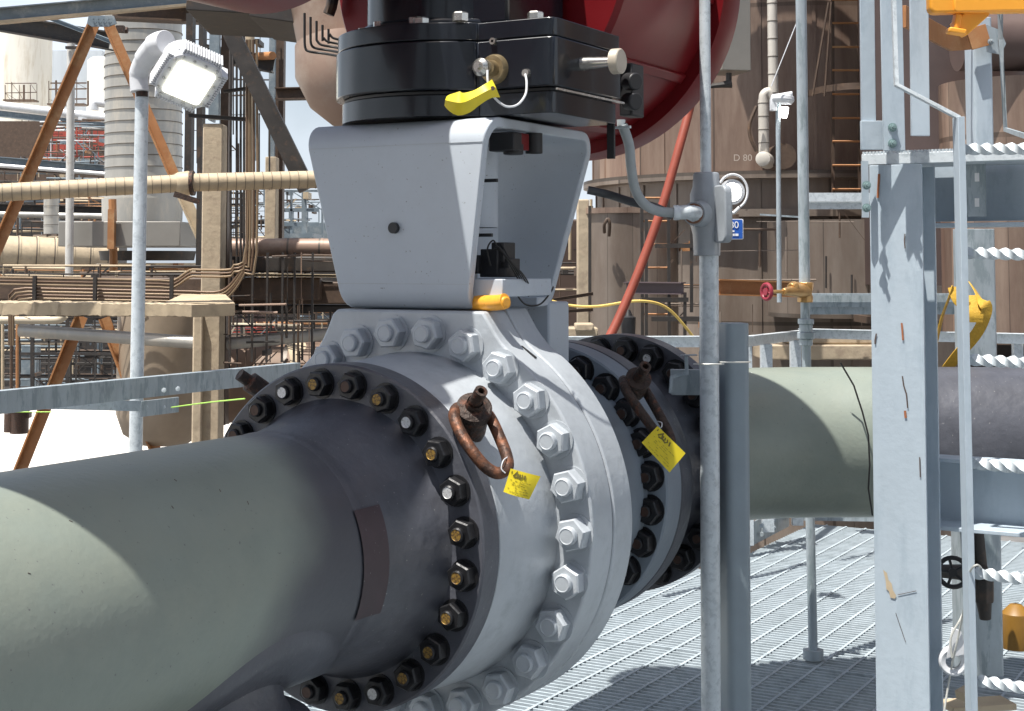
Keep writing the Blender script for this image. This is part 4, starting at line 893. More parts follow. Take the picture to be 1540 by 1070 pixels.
# round floodlight
RL = thing('round_floodlight', P(1105, 320, 7.5), 'round lit floodlight with white rim behind the junction fitting', 'floodlight')
rc = P(1101, 289, 7.5); rax = V((-.15, -1, -.1)).normalized()
b = M(); b.lathe([(0, mpx(19, 7.5)), (.015, mpx(19, 7.5)), (.018, mpx(14, 7.5))], rc, rax, 40); b.lathe([(0, mpx(19, 7.5)), (-.07, mpx(15, 7.5)), (-.09, 0)], rc, rax, 40); b.build('housing', whitep, RL)
b = M(); b.lathe([(.016, mpx(14.5, 7.5)), (.026, mpx(8, 7.5)), (.028, 0)], rc, rax, 32); b.build('lamp_glass', ledm, RL)
b = M(); b.tube([rc+V((math.cos(a)*mpx(22, 7.5), -.03, math.sin(a)*mpx(26, 7.5))) for a in [R(-60+210*k/20) for k in range(21)]], .006, 8); b.tube([P(1112, 312, 7.47), P(1104, 320, 7.47), P(1095, 322, 7.47)], .008, 8); b.build('guard_bail', whitep, RL)
# blue sign
BS = thing('number_sign', P(1104, 360, 9.0), 'small blue sign reading 80 on the tank behind the junction fitting', 'sign')
b = M(); b.prism(rrect(mpx(46, 9), mpx(31, 9), .008, 3), P(1095, 345, 9.0), (1, 0, 0), (0, 0, 1), V((0, .006, 0))); b.build('sign_border', whitem, BS)
b = M(); b.prism(rrect(mpx(43.5, 9), mpx(28.5, 9), .006, 3), P(1095, 345, 8.9955), (1, 0, 0), (0, 0, 1), V((0, .003, 0))); b.build('sign_face', bluesign, BS)
text_mesh('80', mpx(14.5, 9), P(1104, 339, 8.993), (1, 0, 0), (0, 0, 1), 'sign_number', whitem, BS)
b = M()
for (x0, x1, y, h) in ((1097.5, 1099, 347.5, 3.5), (1100, 1104.5, 348, 2.5), (1096, 1101, 353.5, 3.5), (1102, 1105, 353.5, 3.5), (1105.8, 1110.5, 353.5, 3.5)):
    b.box(P((x0+x1)/2, y, 8.993), (mpx(x1-x0, 9), .002, mpx(h, 9)))
b.build('sign_small_print', whitem, BS)
# red hose
b = M(); b.tube(SP((1046, 118, 8.2), (1038, 160, 8.2), (1022, 220, 8.1), (996, 310, 8.0), (962, 405, 7.9), (930, 480, 7.8), (905, 530, 7.7)), mpx(6.8, 8), 16)
tag(b.build('red_hose', redhose), 'long red hose slanting down in front of the tank', 'hose')
# mid beams right background
def ibeam(name, label, a, c, h, w, mt, cat='steel beam', t=None, up=V((0, 0, 1)), grp=None, bev=0):
    b = M(); b.sweep([P(*a), P(*c)], ISEC(h, w, t or h*.09), up=up); return tag(b.build(name, mt, smooth=0), label, cat, grp)
ibeam('steel_beam', 'short dark purple brown beam end behind the red hose', (942, 433, 9.8), (1028, 434, 9.6), mpx(18, 9.7), .08, mat('purple_steel', (.09, .065, .07), .6))
ibeam('steel_beam', 'orange brown beam running behind the red handwheel', (1076, 432, 9.6), (1212, 436, 9.9), mpx(24, 9.7), .10, orange)
b = M(); b.box(P(1262, 297, 9.9), (mpx(110, 9.9), .05, mpx(13, 9.9))); b.box(P(1262, 308, 9.95), (mpx(110, 9.9), .02, mpx(14, 9.9))); tag(b.build('drip_flashing', galv), 'bright metal flashing strip on the tank right of the tall pipe', 'flashing')
b = M(); b.box(P(1330, 443, 9.5), (mpx(240, 9.5), .06, mpx(3, 9.5))); b.box(P(1330, 453, 9.55), (mpx(240, 9.5), .012, mpx(18, 9.5))); b.box(P(1330, 467, 9.6), (mpx(240, 9.5), .05, mpx(12, 9.5))); tag(b.build('mid_rail', galvd), 'grey channel rail behind the brass valve', 'rail')
T3, c3 = ground_cyl('clad_tank', 'smooth grey brown clad drum low behind the column', 'tank', 1275, 11.6, .62, 330, 480, tanks, 64)
b = M(); b.box(P(1260, 511, 10.8), (mpx(160, 10.8), .3, mpx(10, 10.8))); b.box(P(1240, 528, 10.8), (mpx(200, 10.8), .4, mpx(22, 10.8))); tag(b.build('concrete_ledge', tanc, bevel=.01), 'tan concrete ledge beyond the far handrail', 'ledge')
# right vessels
def hcyl(name, label, a, c, r, mt, cat='pipe', step=0, grp=None, cone=None, n=40):
    b = M(); A = P(*a); C = P(*c)
    if step: banded(b, A, C, r, step, n); b.lathe([(0, r*.99), (0, 0)], A, C-A, n); b.lathe([(0, r*.99), (0, 0)], C, A-C, n)
    else: b.tube([A, C], cone or r, n)
    return tag(b.build(name, [mt, seamm] if step else mt, smooth=30), label, cat, grp)
hcyl('dark_vessel', 'dark brown horizontal vessel in the upper right corner', (1440, 62, 9.8), (1700, 62, 9.8), mpx(46, 9.8), mat('dark_cladding', (.13, .09, .08), .45, .3, .15, 2), 'vessel')
T4, c4 = ground_cyl('dark_tank', 'dark brown tank behind the ladder', 'tank', 1425, 11.0, .62, -100, 430, mat('dark_shell', (.075, .052, .048), .5, .2, .2, 2), 64)
T5, c5 = ground_cyl('clad_tank', 'brown clad tank at the right edge behind the ladder', 'tank', 1540, 10.2, .55, 112, 520, tankm, 64)
b = M(); b.box(P(1480, 580, 12.5), (4.0, .3, 1.1)); tag(b.build('dark_wall', darks), 'dark wall seen between the rungs behind the right pipe', 'wall')

# ------------------------------------------------------------ background left: pipe rack, vessels, columns
def post_(name, label, x0, x1, y0, y1, D, mt, cat='column', dep=.4, bev=.02, grp=None):
    b = M(); a = P((x0+x1)/2, y0, D); z1 = P(0, y1, D).z if y1 else GZ
    b.box(V((a.x, a.y+dep/2, (a.z+z1)/2)), (mpx(x1-x0, D), dep, a.z-z1)); return tag(b.build(name, mt, bevel=bev), label, cat, grp)
# distant towers and buildings
ground_cyl('storage_tower', 'pale streaked tower at the far left edge', 'tower', 26, 150, 3.1, 40, None, whitev, 48)
b = M(); q = P(113, 80, 165); b.box(V((q.x, q.y, (q.z+GZ)/2)), (mpx(96, 165), 4, q.z-GZ)); tag(b.build('corrugated_building', mat('pale_sheeting', (.42, .46, .50), .6, .1, .1, 1, streak=.1)), 'pale grey corrugated building between tower and silver stack', 'building')
post_('cladding_sheet', 'narrow dark green panel beside the white tank', 137, 143, 96, 160, 155, green, 'panel', .3, 0)
q = P(156, 92, 150); b = M(); b.lathe([(0, 0), (0, 1.6), (q.z-GZ, 1.6), (q.z-GZ+.3, 1.2), (q.z-GZ+.12, 0)], V((q.x, q.y, GZ)), (0, 0, 1), 32); tag(b.build('white_tank', mat('white_tank_paint', (.66, .66, .62), .6)), 'small white tank beside the silver stack', 'tank')
def framework(name, label, x0, x1, y0, y1, D, nx, ny, mt, rnd, r=.03):
    b = M(); r = r*.5; xs = [x0+(x1-x0)*i/nx+rnd.uniform(-.3, .3)*(x1-x0)/nx for i in range(nx+1)]; ys = [y0+(y1-y0)*j/ny+rnd.uniform(-.3, .3)*(y1-y0)/ny for j in range(ny+1)]
    dx = (x1-x0)/nx; dy = (y1-y0)/ny; b.box(P((x0+x1)/2, y1, D+.6), (mpx(x1-x0, D), 1.5, r*4))
    for dd in (0, 1.2):
        for x in xs:
            k = r*rnd.choice((.7, 1, 1, 2.2)); b.sweep([P(x, y0+rnd.uniform(-.2, .5)*(y1-y0)*(dd > 0), D+dd), P(x, y1+1, D+dd)], RECT(k*2, k*2), up=V((0, 1, 0)))
        for y in ys[:-1]:
            a_ = x0+rnd.choice((0, 0, rnd.random()*.4))*(x1-x0); c_ = x1-rnd.choice((0, 0, rnd.random()*.4))*(x1-x0); k = r*rnd.choice((.7, 1, 1.8)); b.sweep([P(a_, y, D+dd), P(c_, y+rnd.uniform(-1, 1), D+dd)], RECT(k*2, k*2))
        for i in range(nx):
            if rnd.random() < .4:
                jj = rnd.randrange(ny); b.sweep([P(xs[i], ys[jj], D+dd), P(xs[min(nx, i+rnd.choice((1, 2)))], ys[jj+1], D+dd)], RECT(r, r))
    return tag(b.build(name, mt, smooth=0), label, 'scaffold', None)
rnd = random.Random(11)
framework('access_platform', 'brown steel balcony with railing on the far left tower', 8, 55, 128, 152, 140, 5, 2, browns, rnd, .07)
framework('access_platform', 'rusty balcony railing on the pale grey building', 74, 130, 122, 158, 140, 5, 3, browns, rnd, .07)
framework('tower_ladder', 'rusty ladder frame on the far left tower below the silver pipe', 34, 55, 178, 235, 140, 2, 6, browns, rnd, .06)
framework('scaffolding', 'distant scaffolding with red sheeting between the stack and the white pipe', 78, 160, 182, 240, 48, 7, 5, browns, rnd, .03)
b = M(); b.box(P(120, 212, 50), (mpx(80, 50), .4, mpx(30, 50))); tag(b.build('red_sheeting', redc), 'dull red sheeting behind the distant scaffolding', 'sheeting')
b = M(); b.box(P(90, 228, 52), (mpx(220, 52), .4, mpx(90, 52))); tag(b.build('shaded_wall', browns), 'shaded brown wall behind the distant scaffolding', 'wall')
hcyl('silver_pipe', 'bright silver pipe crossing the upper left', (-30, 156, 40), (160, 178, 40), mpx(7, 40), mat('bright_pipe', (.7, .7, .7), .35, .3), step=0)
ibeam('steel_beam', 'blue grey beam under the bright silver pipe', (-30, 166, 41), (162, 187, 41), mpx(14, 41), .3, bluesteel)
b = M(); b.tube(SP((142, 166, 39), (143, 156, 39), (150, 155, 39), (165, 157, 39)), mpx(6.5, 39), 14); tag(b.build('silver_pipe', MATS['bright_pipe']), 'short white pipe elbow beside the silver stack', 'pipe')
for i, (y0, y1, mt, lb, h) in enumerate(((240, 255, bluesteel, 'upper blue grey rack beam left of the stack', 12), (251, 262, browns, 'brown rack beam just below the blue grey one', 8), (312, 318, darks, 'dark rack beam above the wide tan pipe', 12))):
    ibeam('rack_beam', lb, (-30, y0, 34), (160 if i < 2 else 185, y1, 34), mpx(h, 34), .3, mt)
hcyl('silver_pipe', 'thin silver pipe above the dark rack beam at left', (-30, 247, 33), (160, 262, 33), mpx(3, 33), MATS['bright_pipe'])
hcyl('silver_pipe', 'grey pipe under the banded tan pipe at left', (-30, 322, 33), (170, 326, 33), mpx(4.5, 33), silver)
hcyl('wide_pipe', 'wide weathered tan pipe at the left edge under the banded pipe', (-30, 380, 30), (175, 388, 31), mpx(27, 30), tan, step=.35)
q = post_('brown_backing', 'dark brown machinery wall behind the left pipe rack', -40, 180, 296, 420, 45, darks, 'wall', 1)
hcyl('banded_pipe', 'slim vertical banded pipe left of the white pole', (77, 296, 32), (77, 352, 32), mpx(11, 32), silver, step=.2)
# silver stack
STK = thing('silver_stack', P(216, 400, 24), 'big vertical silver jacketed stack behind the lamp post', 'stack')
b = M(); A = P(216, 305, 24); B = P(216, -40, 24); r0 = mpx(57, 24); banded(b, A, B, r0, mpx(17, 24), 64, 1.012, .07)
b.build('jacket', [silver, seamm], STK, smooth=30)
b = M(); b.lathe([(0, 0), (0, r0*1.03), (mpx(38, 24), r0*1.05), (mpx(38, 24), 0)], P(214, 338, 24), (0, 0, 1), 48); b.build('collar', silver, STK)
b = M(); q = P(203, 354, 22.2); b.box(q, (mpx(176, 22.2), 1.8, mpx(36, 22.2))); b.build('duct_box', mat('duct_grey', (.27, .255, .23), .5, .3, .12, 1.5), STK, bevel=.01)
b = M(); b.lathe([(0, r0*1.2), (mpx(14, 24), r0*1.25), (mpx(14, 24), 0)], P(222, 392, 24), (0, 0, 1), 48); b.build('base_ring', darks, STK)
b = M(); b.lathe([(0, r0*1.3), (mpx(5, 24), r0*1.3), (mpx(5, 24), 0), ], P(222, 401, 24), (0, 0, 1), 48); b.build('base_flange', tan, STK)
b = M(); b.tube([P(169, 300, 22), P(171, 410, 22)], .06, 8); b.box(P(168, 345, 21.2), (mpx(10, 21), .1, mpx(60, 21))); b.build('rust_bracket', orange, STK)
b = M(); b.tube([P(158, 44, 23), P(192, 46, 23)], .05, 8); b.box(P(181, 44, 22.8), (.12, .1, .1)); b.build('nozzle', rustd, STK)
# white pole
hcyl('white_pole', 'slender white vertical pipe in front of the silver stack', (107, 66, 21), (104, 415, 21), mpx(6, 21), mat('white_pipe', (.58, .57, .54), .5, .1, .15, 3, col2=(.35, .28, .2), thr=(.55, .7)))
b = M(); b.box(P(112, 72, 20.9), (mpx(26, 21), .06, mpx(4, 21))); tag(b.build('pole_arm', darks), 'short dark bar on top of the white vertical pipe', 'bar')
# top beams & bracing
ibeam('top_beam', 'long grey roof beam with tan lower flange across the top left', (-40, 27, 19), (320, -6, 21), mpx(21, 20), .22, bluesteel)
b = M(); b.sweep([P(-40, 38, 18.9), P(320, 5, 20.9)], RECT(.26, mpx(4, 20))); tag(b.build('beam_flange', tan), 'tan bottom flange strip of the roof beam', 'flange strip')
ibeam('top_beam', 'dark roof beam sloping behind the brace joint', (-40, 28, 23), (165, 62, 22), mpx(28, 22), .3, darks)
ibeam('top_beam', 'thin grey cross beam above the silver stack', (60, 22, 22), (170, 64, 21.6), mpx(6, 22), .1, bluesteel)
ibeam('top_beam', 'dark brown beam right of the brace joint along the top', (170, 12, 21), (345, 20, 21), mpx(36, 21), .3, browns)
b = M(); b.prism([(-.16, 0), (.16, 0), (.20, -.10), (.10, -.14), (-.12, -.14), (-.18, -.10)], P(152, 24, 19.0), (1, 0, 0), (0, 0, 1), V((0, .03, 0)))
for k in range(8): b.lathe([(0, .012), (-.02, .012), (-.02, 0)], P(140+3.8*k, 29+5*(k % 2), 18.99), (0, 1, 0), 6)
tag(b.build('gusset_plate', bluesteel), 'grey bolted gusset plate where the orange braces meet', 'plate')
BR = 'orange brown diagonal braces of the pipe rack'
for (lb, a, c, w) in (('long orange brace leaning from the top joint down to the left edge', (143, 36, 19.2), (-12, 395, 19.2), 16), ('orange brace leaning right from the top joint behind the lamp post', (163, 34, 19.3), (262, 262, 19.3), 15), ('tan brace foot below the pipe clamp', (262, 262, 19.3), (322, 395, 19.3), 17),
                      ('lower orange brace leaning left below the wavy ledge', (124, 476, 19.2), (30, 712, 19.2), 17), ('lower orange brace leaning right behind the lamp post', (158, 478, 19.2), (240, 690, 19.2), 15)):
    b = M(); b.sweep([P(*a), P(*c)], [(0, -mpx(w, 19)/2), (.10, -mpx(w, 19)/2), (.10, -mpx(w, 19)/2+.02), (.015, -mpx(w, 19)/2+.02), (.015, mpx(w, 19)/2), (0, mpx(w, 19)/2)], up=V((1, 0, 0)))
    tag(b.build('diagonal_brace', tan if 'foot' in lb else orange, smooth=0), lb, 'brace', BR)
# tan banded pipe
TP = thing('banded_pipe', P(230, 290, 16), 'tan banded insulated pipe crossing the whole left side', 'pipe')
b = M(); banded(b, P(-40, 292, 15.5), P(272, 276, 16.1), mpx(13.5, 15.8), mpx(13.5, 15.8), 32, 1.03, .12); b.build('insulation', [tan, seamm], TP, smooth=30)
b = M(); banded(b, P(285, 275, 16.1), P(560, 268, 16.7), mpx(13.5, 16.2), mpx(13.5, 16.2), 32, 1.03, .12); b.build('insulation', [tan, seamm], TP, smooth=30)
b = M(); b.tube([P(262, 277, 16.08), P(268, 276.5, 16.1), P(284, 275.5, 16.13), P(288, 275, 16.13)], [mpx(13, 16), mpx(17, 16), mpx(18.5, 16), mpx(17, 16)], 32); b.build('joint_cover', tan, TP)
b = M(); b.tube([P(287, 276, 16.1), P(292, 275.8, 16.1)], mpx(19, 16), 32); b.build('clamp_band', rustd, TP); b = M(); b.sweep([P(262, 292, 15.8), P(300, 304, 15.8)], RECT(.03, .06)); b.build('clamp_bracket', rustd, TP)
# conduit rack
rack = 'brown conduits strapped along the left rack'
cmat = [mat('conduit_tan', (.22, .155, .095), .5, .3, .2, 4), mat('conduit_brown', (.13, .08, .05), .5, .3, .2, 4)]
for k in range(7):
    y = 421+5.0*k; lb = 'brown electrical conduit, %s in the strapped bundle on the left rack' % ['topmost', 'second from top', 'third from top', 'middle one', 'third from bottom', 'second from bottom', 'lowest'][k]
    b = M(); st = [(8+2*k, 520, 17.2), (8+2*k, y+8, 17.2), (14+2.5*k, y, 17.2), (30+3*k, y-2, 17.2)] if k > 2 else [(-40, y-4, 17.2)]
    if k < 3: pts = [P(*p) for p in st]+SP((240, y+1, 17.25), (262, y+1, 17.25), (285, y-14, 17.25), (300, y-15, 17.25), (342, y-15, 17.25), (352, y-22, 17.25), (372, y-60, 17.25), (374, 60, 17.3), n=3)
    else: pts = [P(*p) for p in st]+SP((290, y+3, 17.25), (322, y+4, 17.25), (340, y-2, 17.25), (355, y-18, 17.25), (368, y-40, 17.25), (356+5*k, y-70, 17.25), (356+5*k, 60, 17.3), n=3)
    b.tube(pts, mpx(1.9, 17.2), 8); tag(b.build('conduit', cmat[k % 2]), lb, 'conduit', rack)
b = M()
for x in (52, 143, 258): b.box(P(x, 437, 17.15), (.04, .05, mpx(44, 17.2)))
tag(b.build('conduit_strut', darks), 'dark strut straps holding the conduit bundle', 'strut')
post_('rack_girder', 'dark brown girder behind the conduit bundle', -40, 480, 418, 452, 18.25, browns, 'girder', .3)
b = M(); pts = []
for k in range(80):
    x = -40+k*4.3; y = 463+ (x/300)*3 + random.uniform(-1.2, 1.2); pts.append(P(x, y, 16.2))
pts.append(P(306, 452, 17.2)); b.sweep(pts, RECT(.5, mpx(19, 16.2)), up=V((0, 0, 1))); tag(b.build('insulated_ledge', tan, smooth=20, bevel=.01), 'tan wavy edged insulated ledge below the conduits', 'ledge')
# vessel below with dished end
b = M(); c = P(250, 560, 19.5); r1 = mpx(72, 19)
b.lathe([(-mpx(110, 19.5), 0), (-mpx(106, 19.5), r1*.5), (-mpx(90, 19.5), r1*.85), (-mpx(60, 19.5), r1), (mpx(86, 19.5), r1), (mpx(90, 19.5), 0)], P(248, 560, 19.5), (0, 0, 1), 64)
tag(b.build('hanging_vessel', mat('vessel_tan', (.34, .27, .2), .55, .1, .15, 3, .1, 6), smooth=40), 'round bottomed tan vessel hanging behind the lamp post', 'vessel')
hcyl('silver_pipe', 'silver grey pipe running behind the lower orange braces', (30, 497, 18.6), (300, 516, 18.4), mpx(9.5, 18.5), silver)
hcyl('silver_pipe', 'silver grey pipe right of the concrete column', (335, 518, 18.4), (500, 502, 18.6), mpx(9, 18.5), silver)
b = M(); b.tube(SP((-20, 482, 22), (60, 482, 22), (88, 481, 22), (98, 474, 22)), mpx(6, 22), 14); tag(b.build('cream_pipe', mat('cream_pipe_paint', (.5, .43, .32), .5)), 'short cream pipe bend under the wavy ledge at left', 'pipe')
# concrete column with steel above
post_('concrete_column', 'tall tan fireproofed column standing left of the valve', 305, 334, 186, None, 17.9, tanc, 'column', .35, .015)
post_('column_jacket', 'narrow ragged tan casing on the column foot', 290, 304, 470, None, 17.8, tanc, 'casing', .3, .02)
post_('steel_stub', 'grey steel column above the tan fireproofed column', 316, 331, -40, 180, 18.1, bluesteel, 'column', .1, 0)
post_('steel_stub', 'dark steel column beside the grey one at the top', 334, 346, -40, 640, 18.3, browns, 'column', .25, 0)
post_('dark_column', 'dark column just left of the tan fireproofed column', 280, 290, 20, 270, 19.5, darks, 'column', .2, 0)
post_('dark_column', 'dark slim column right of the silver stack', 300, 307, -40, 430, 19, darks, 'column', .2, 0)
post_('tan_column', 'short tan column top right of the conduits', 399, 415, 236, 430, 21, tanc, 'column', .3, .01)
post_('steel_stub', 'blue grey steel column above the short tan column', 405, 414, 45, 236, 21.2, bluesteel, 'column', .1, 0)
post_('steel_stub', 'brown steel flange behind the short tan column', 415, 427, 60, 430, 21.4, browns, 'column', .2, 0)
hcyl('white_pole', 'slim tan stained vertical pipe behind the conduits', (376, 40, 20), (376, 370, 20), mpx(7, 20), tan)
for (x, lb) in ((347, 'first'), (356, 'second'), (362, 'third'), (367, 'fourth')):
    hcyl('riser', 'dark vertical riser pipe, %s from the left beside the tan column' % lb, (x, 30, 18), (x, 420, 18), mpx(1.8, 18), darks, n=8)
ibeam('steel_beam', 'dark crossbeam between the risers and the tan column', (300, 78, 20), (412, 98, 20), mpx(24, 20), .2, darks)
ibeam('steel_beam', 'thin dark crossbar clamping the risers', (336, 138, 17.9), (375, 133, 17.9), mpx(5, 18), .05, darks)
ibeam('steel_beam', 'lower thin dark crossbar on the risers', (283, 174, 17.9), (372, 180, 17.9), mpx(6, 18), .05, darks)
hcyl('cut_pipe', 'rusty open ended pipe stub at upper left of the gearbox', (386, 85, 20), (410, 84, 19.6), mpx(6, 20), orange)
b = M(); b.sweep([P(338, 30, 17.1), P(462, 285, 17.1)], RECT(.12, mpx(26, 16.8)), up=V((1, 0, .5))); tag(b.build('diagonal_brace', darks), 'dark diagonal brace left of the yoke', 'brace')
ibeam('steel_beam', 'brown beam ending behind the brown vessel', (415, 142, 19), (520, 140, 19), mpx(18, 19), .2, browns)
# dark deck above
b = M(); b.prism([(0, 0), (0, .0), (mpx(330, 15), 0), (mpx(330, 15), mpx(-20, 15)), (mpx(150, 15), mpx(-28, 15)), (mpx(30, 15), mpx(-48, 15)), (0, mpx(-50, 15))][1:], P(300, 0, 15), (1, 0, 0), (0, 0, 1), V((0, 2.5, 0)))
DK = b; b = M()
b.box(P(400, 14, 14.5), (mpx(200, 14.5), 1.5, mpx(54, 14.5)), (1, .05, -.05), (-.05, 1, 0)); b.box(P(470, 36, 14.0), (mpx(150, 14), 1.4, mpx(36, 14)), (1, 0, -.14), (0, 1, 0)); tag(b.build('dark_deck', darks, bevel=.01), 'dark overhead deck behind the upper left red drum', 'deck')
# brown vessel with cones
BVs = thing('brown_vessel', P(480, 190, 13), 'large dull brown vessel with tapering end behind the gearbox', 'vessel')
ctr = P(545, -120, 13.5); b = M(); s_ = mpx(1, 13.5)
ax_ = V((.22, 0, -1)).normalized()
b.lathe([(0, 0), (0, 135*s_), (150*s_, 138*s_), (200*s_, 128*s_), (240*s_, 108*s_), (300*s_, 66*s_), (330*s_, 44*s_), (345*s_, 0)], P(553, -92, 13.5), ax_, 64); b.build('shell', vbrown, BVs, smooth=40)
b = M(); b.lathe([(0, 0), (0, 62*s_), (45*s_, 66*s_), (90*s_, 50*s_), (120*s_, 22*s_), (126*s_, 0)], P(508, 66, 12.9), (.14, -.2, -1), 48); b.build('dished_head', vbrown, BVs, smooth=40)
# stuff behind yoke lower left
hcyl('brown_pipe', 'wide rust brown pipe just left of the yoke', (338, 373, 19), (640, 373, 19), mpx(14, 19), vbrown, step=.4)
post_('rack_girder', 'dark brown girder below the rust brown pipe', 340, 640, 386, 410, 18.5, darks, 'girder', .3)
post_('rack_girder', 'lower brown girder left of the valve flange', 340, 640, 424, 458, 18.5, browns, 'girder', .3)
ibeam('steel_beam', 'thin sunlit beam edge between the two dark girders', (335, 413, 18.2), (640, 417, 18.2), mpx(4, 18), .3, tan)
post_('rack_girder', 'dark girder bottom in shade left of the valve flange', 340, 640, 459, 470, 18.6, darks, 'girder', .3)
for i, x in enumerate((402, 425, 347, 380, 443, 470)):
    post_('hanger_rod', 'thin dark hanger rod, number %s from the left under the brown girders' % ['three', 'four', 'one', 'two', 'five', 'six'][i], x-1.5, x+1.5, 380, 545, 17.8, darks, 'rod', .04, 0)
hcyl('low_vessel', 'large brown horizontal vessel low behind the front flange', (330, 575, 20), (720, 575, 20), mpx(60, 20), mat('brown_duct', (.16, .10, .065), .6, .1, .3, 2), 'vessel', step=.9)
b = M(); b.lathe([(0, mpx(61, 20)), (0, mpx(66, 20)), (.25, mpx(66, 20)), (.25, mpx(61, 20))], P(425, 575, 20), (1, .35, 0), 48); tag(b.build('vessel_ring', tan), 'cream stiffening ring on the low brown vessel', 'ring')
post_('red_container', 'dull red container seen under the brown girders', 338, 405, 494, 512, 30, redc, 'container', 1, 0)
post_('white_container', 'pale container beyond the dull red one', 342, 470, 478, 496, 34, whitev, 'container', 1, 0)
# equipment seen between column and yoke at y 290-360
framework('stair_frame', 'grey steel stair frame between the tan column and the yoke', 424, 480, 288, 356, 24, 3, 3, bluesteel, rnd, .035)
post_('blue_unit', 'pale blue grey equipment block below the stair frame', 418, 500, 334, 362, 26, bluesteel, 'equipment', 1, .02)
framework('stair_frame', 'dark steel lattice behind the risers', 336, 400, 290, 420, 26, 4, 6, darks, rnd, .03)
# dark scaffold lower left; near-black infill block stands for deep shade
framework('scaffolding', 'dark scaffold tubes below the wavy ledge at left', -20, 190, 480, 588, 30, 9, 4, darks, rnd, .03)
post_('shade_infill', 'dark infill block for deep shade at lower left', 60, 290, 488, 590, 44, darks, 'infill', 3, .05)
post_('grey_skid', 'grey skid panel in the shade at lower left', 32, 56, 520, 590, 36, bluesteel, 'panel', .3, .02)
for (x, y0, y1, mt, lb) in ((4, 440, 600, tan, 'slim tan pipe at the left edge below the rack'), (17, 450, 600, browns, 'brown pipe second from the left edge below the rack'), (26, 452, 600, orange, 'orange pipe third from the left edge below the rack')):
    hcyl('vertical_pipe', lb, (x, y0, 24), (x, y1, 24), mpx(2.4, 24), mt, n=10)
b = M(); b.lathe([(0, .22), (.6, .22), (.6, 0)], P(16, 650, 50), (0, 0, 1), 16); tag(b.build('barrel', rustd), 'small rusty barrel on the pale ground, left one', 'barrel')
b = M(); b.lathe([(0, .3), (.7, .3), (.75, .34), (.9, .2), (.9, 0)], P(29, 652, 50), (0, 0, 1), 16); b.box(P(30, 625, 50), (.7, .3, .16)); tag(b.build('barrel', rustd), 'rust brown machine stub on the pale ground beside the barrel', 'barrel')
b = M(); b.tube(SP((258, 613, 7.2), (310, 606, 6.4), (368, 600, 5.6)), .0028, 6); b.tube([P(0, 620, 7.9), P(77, 620, 7.9)], .003, 6); tag(b.build('green_line', ropeg), 'bright green cord stretched from the left rail to the front flange', 'cord')
b = M(); b.lathe([(0, .03), (.05, .03), (.055, .018), (.09, .018), (.09, 0)], P(395, 588, 4.45), (-.55, -.35, .45), 16); b.tube([P(378, 580, 4.44), P(390, 586, 4.44)], .02, 10); tag(b.build('swivel_shackle_back', rustd), 'rusty swivel fitting peeping over the left side of the front flange', 'shackle')
# behind yoke / right gap x 830..890
post_('tan_post', 'weathered tan timber post right of the yoke', 868, 886, 300, 540, 11, tanc, 'post', .15, .01)
post_('dark_machinery', 'dark brown machinery wall between the yoke and the pale vessel', 700, 900, 330, 520, 14, mat('shaded_brown', (.07, .045, .035), .6, 0, .3, 2), 'wall', 1, .02)
for (a, c, lb) in (((828, 452, 9.9), (892, 442, 9.9), 'upper'), ((828, 470, 9.9), (892, 466, 9.9), 'lower')): ibeam('rail_bar', '%s brown bar right of the yoke foot' % lb, a, c, mpx(5, 9.9), .03, browns)
b = M(); b.tube(SP((830, 453, 9.6), (860, 460, 9.6), (900, 461, 9.5), (962, 453, 9.4), (1005, 465, 9.5), (1045, 510, 9.6)), .009, 6); b.tube(SP((832, 454, 9.6), (838, 470, 9.6), (846, 485, 9.6)), .005, 6); tag(b.build('yellow_rope', ropey), 'thin yellow rope sagging across the vessel right of the yoke', 'rope')
b = M(); b.box(P(870, 500, 9.9), (mpx(55, 9.9), .3, mpx(16, 9.9))); b.box(P(878, 492, 9.8), (.12, .2, .05)); tag(b.build('plinth', tanc, bevel=.01), 'pale plinth with coiled cord just above the far handrail', 'plinth')
b = M(); b.lathe([(0, .045), (.12, .05), (.13, .03), (.17, .012), (.17, 0)], P(945, 505, 9.9), (0, 0, 1), 16); tag(b.build('black_canister', blackm), 'black canister standing behind the far handrail', 'canister')

# unseen additions: tank for gearbox reflections, rack to cut sky fill
b = M(); b.lathe([(0, 0), (0, 2.6), (16, 2.6), (16, 0)], (8.2, 7.6, GZ), (0, 0, 1), 64); tag(b.build('clad_tank', tankm, smooth=30), 'rust brown tank added out of view at right for the gearbox to reflect', 'tank')
b = M()
for x in (-9, -4.5, 0, 4.5, 9): b.box((x, -7, 0), (.5, .5, 16))
for z in (-3, .2, 3.6, 7): b.box((0, -7.5, z), (22, 1.6, .5))
for k in range(9): b.tube([(-11, -7.9+.1*k, -2.2+1.1*k), (11, -7.9+.1*k, -2.2+1.1*k)], .22, 12)
tag(b.build('sky_fill_blocker', browns, smooth=30), 'dark brown rack added behind the viewer to cut sky fill', 'light blocker')
b = M(); A_ = P(1060, -175, 11.45); C_ = P(1300, -40, 11.45); b.sweep([A_, C_], RECT(.35, .26)); b.sweep([A_+V((0, 0, .9)), C_+V((0, 0, .9))], RECT(.04, .04)); b.sweep([C_, C_+V((1.2, 0, 0))], RECT(.35, .06)); tag(b.build('tank_shadow_caster', browns), 'unseen sloping slab added above the view to shade the huge tank', 'shadow caster')  # slab out of view, added to throw a diagonal shadow on the tank

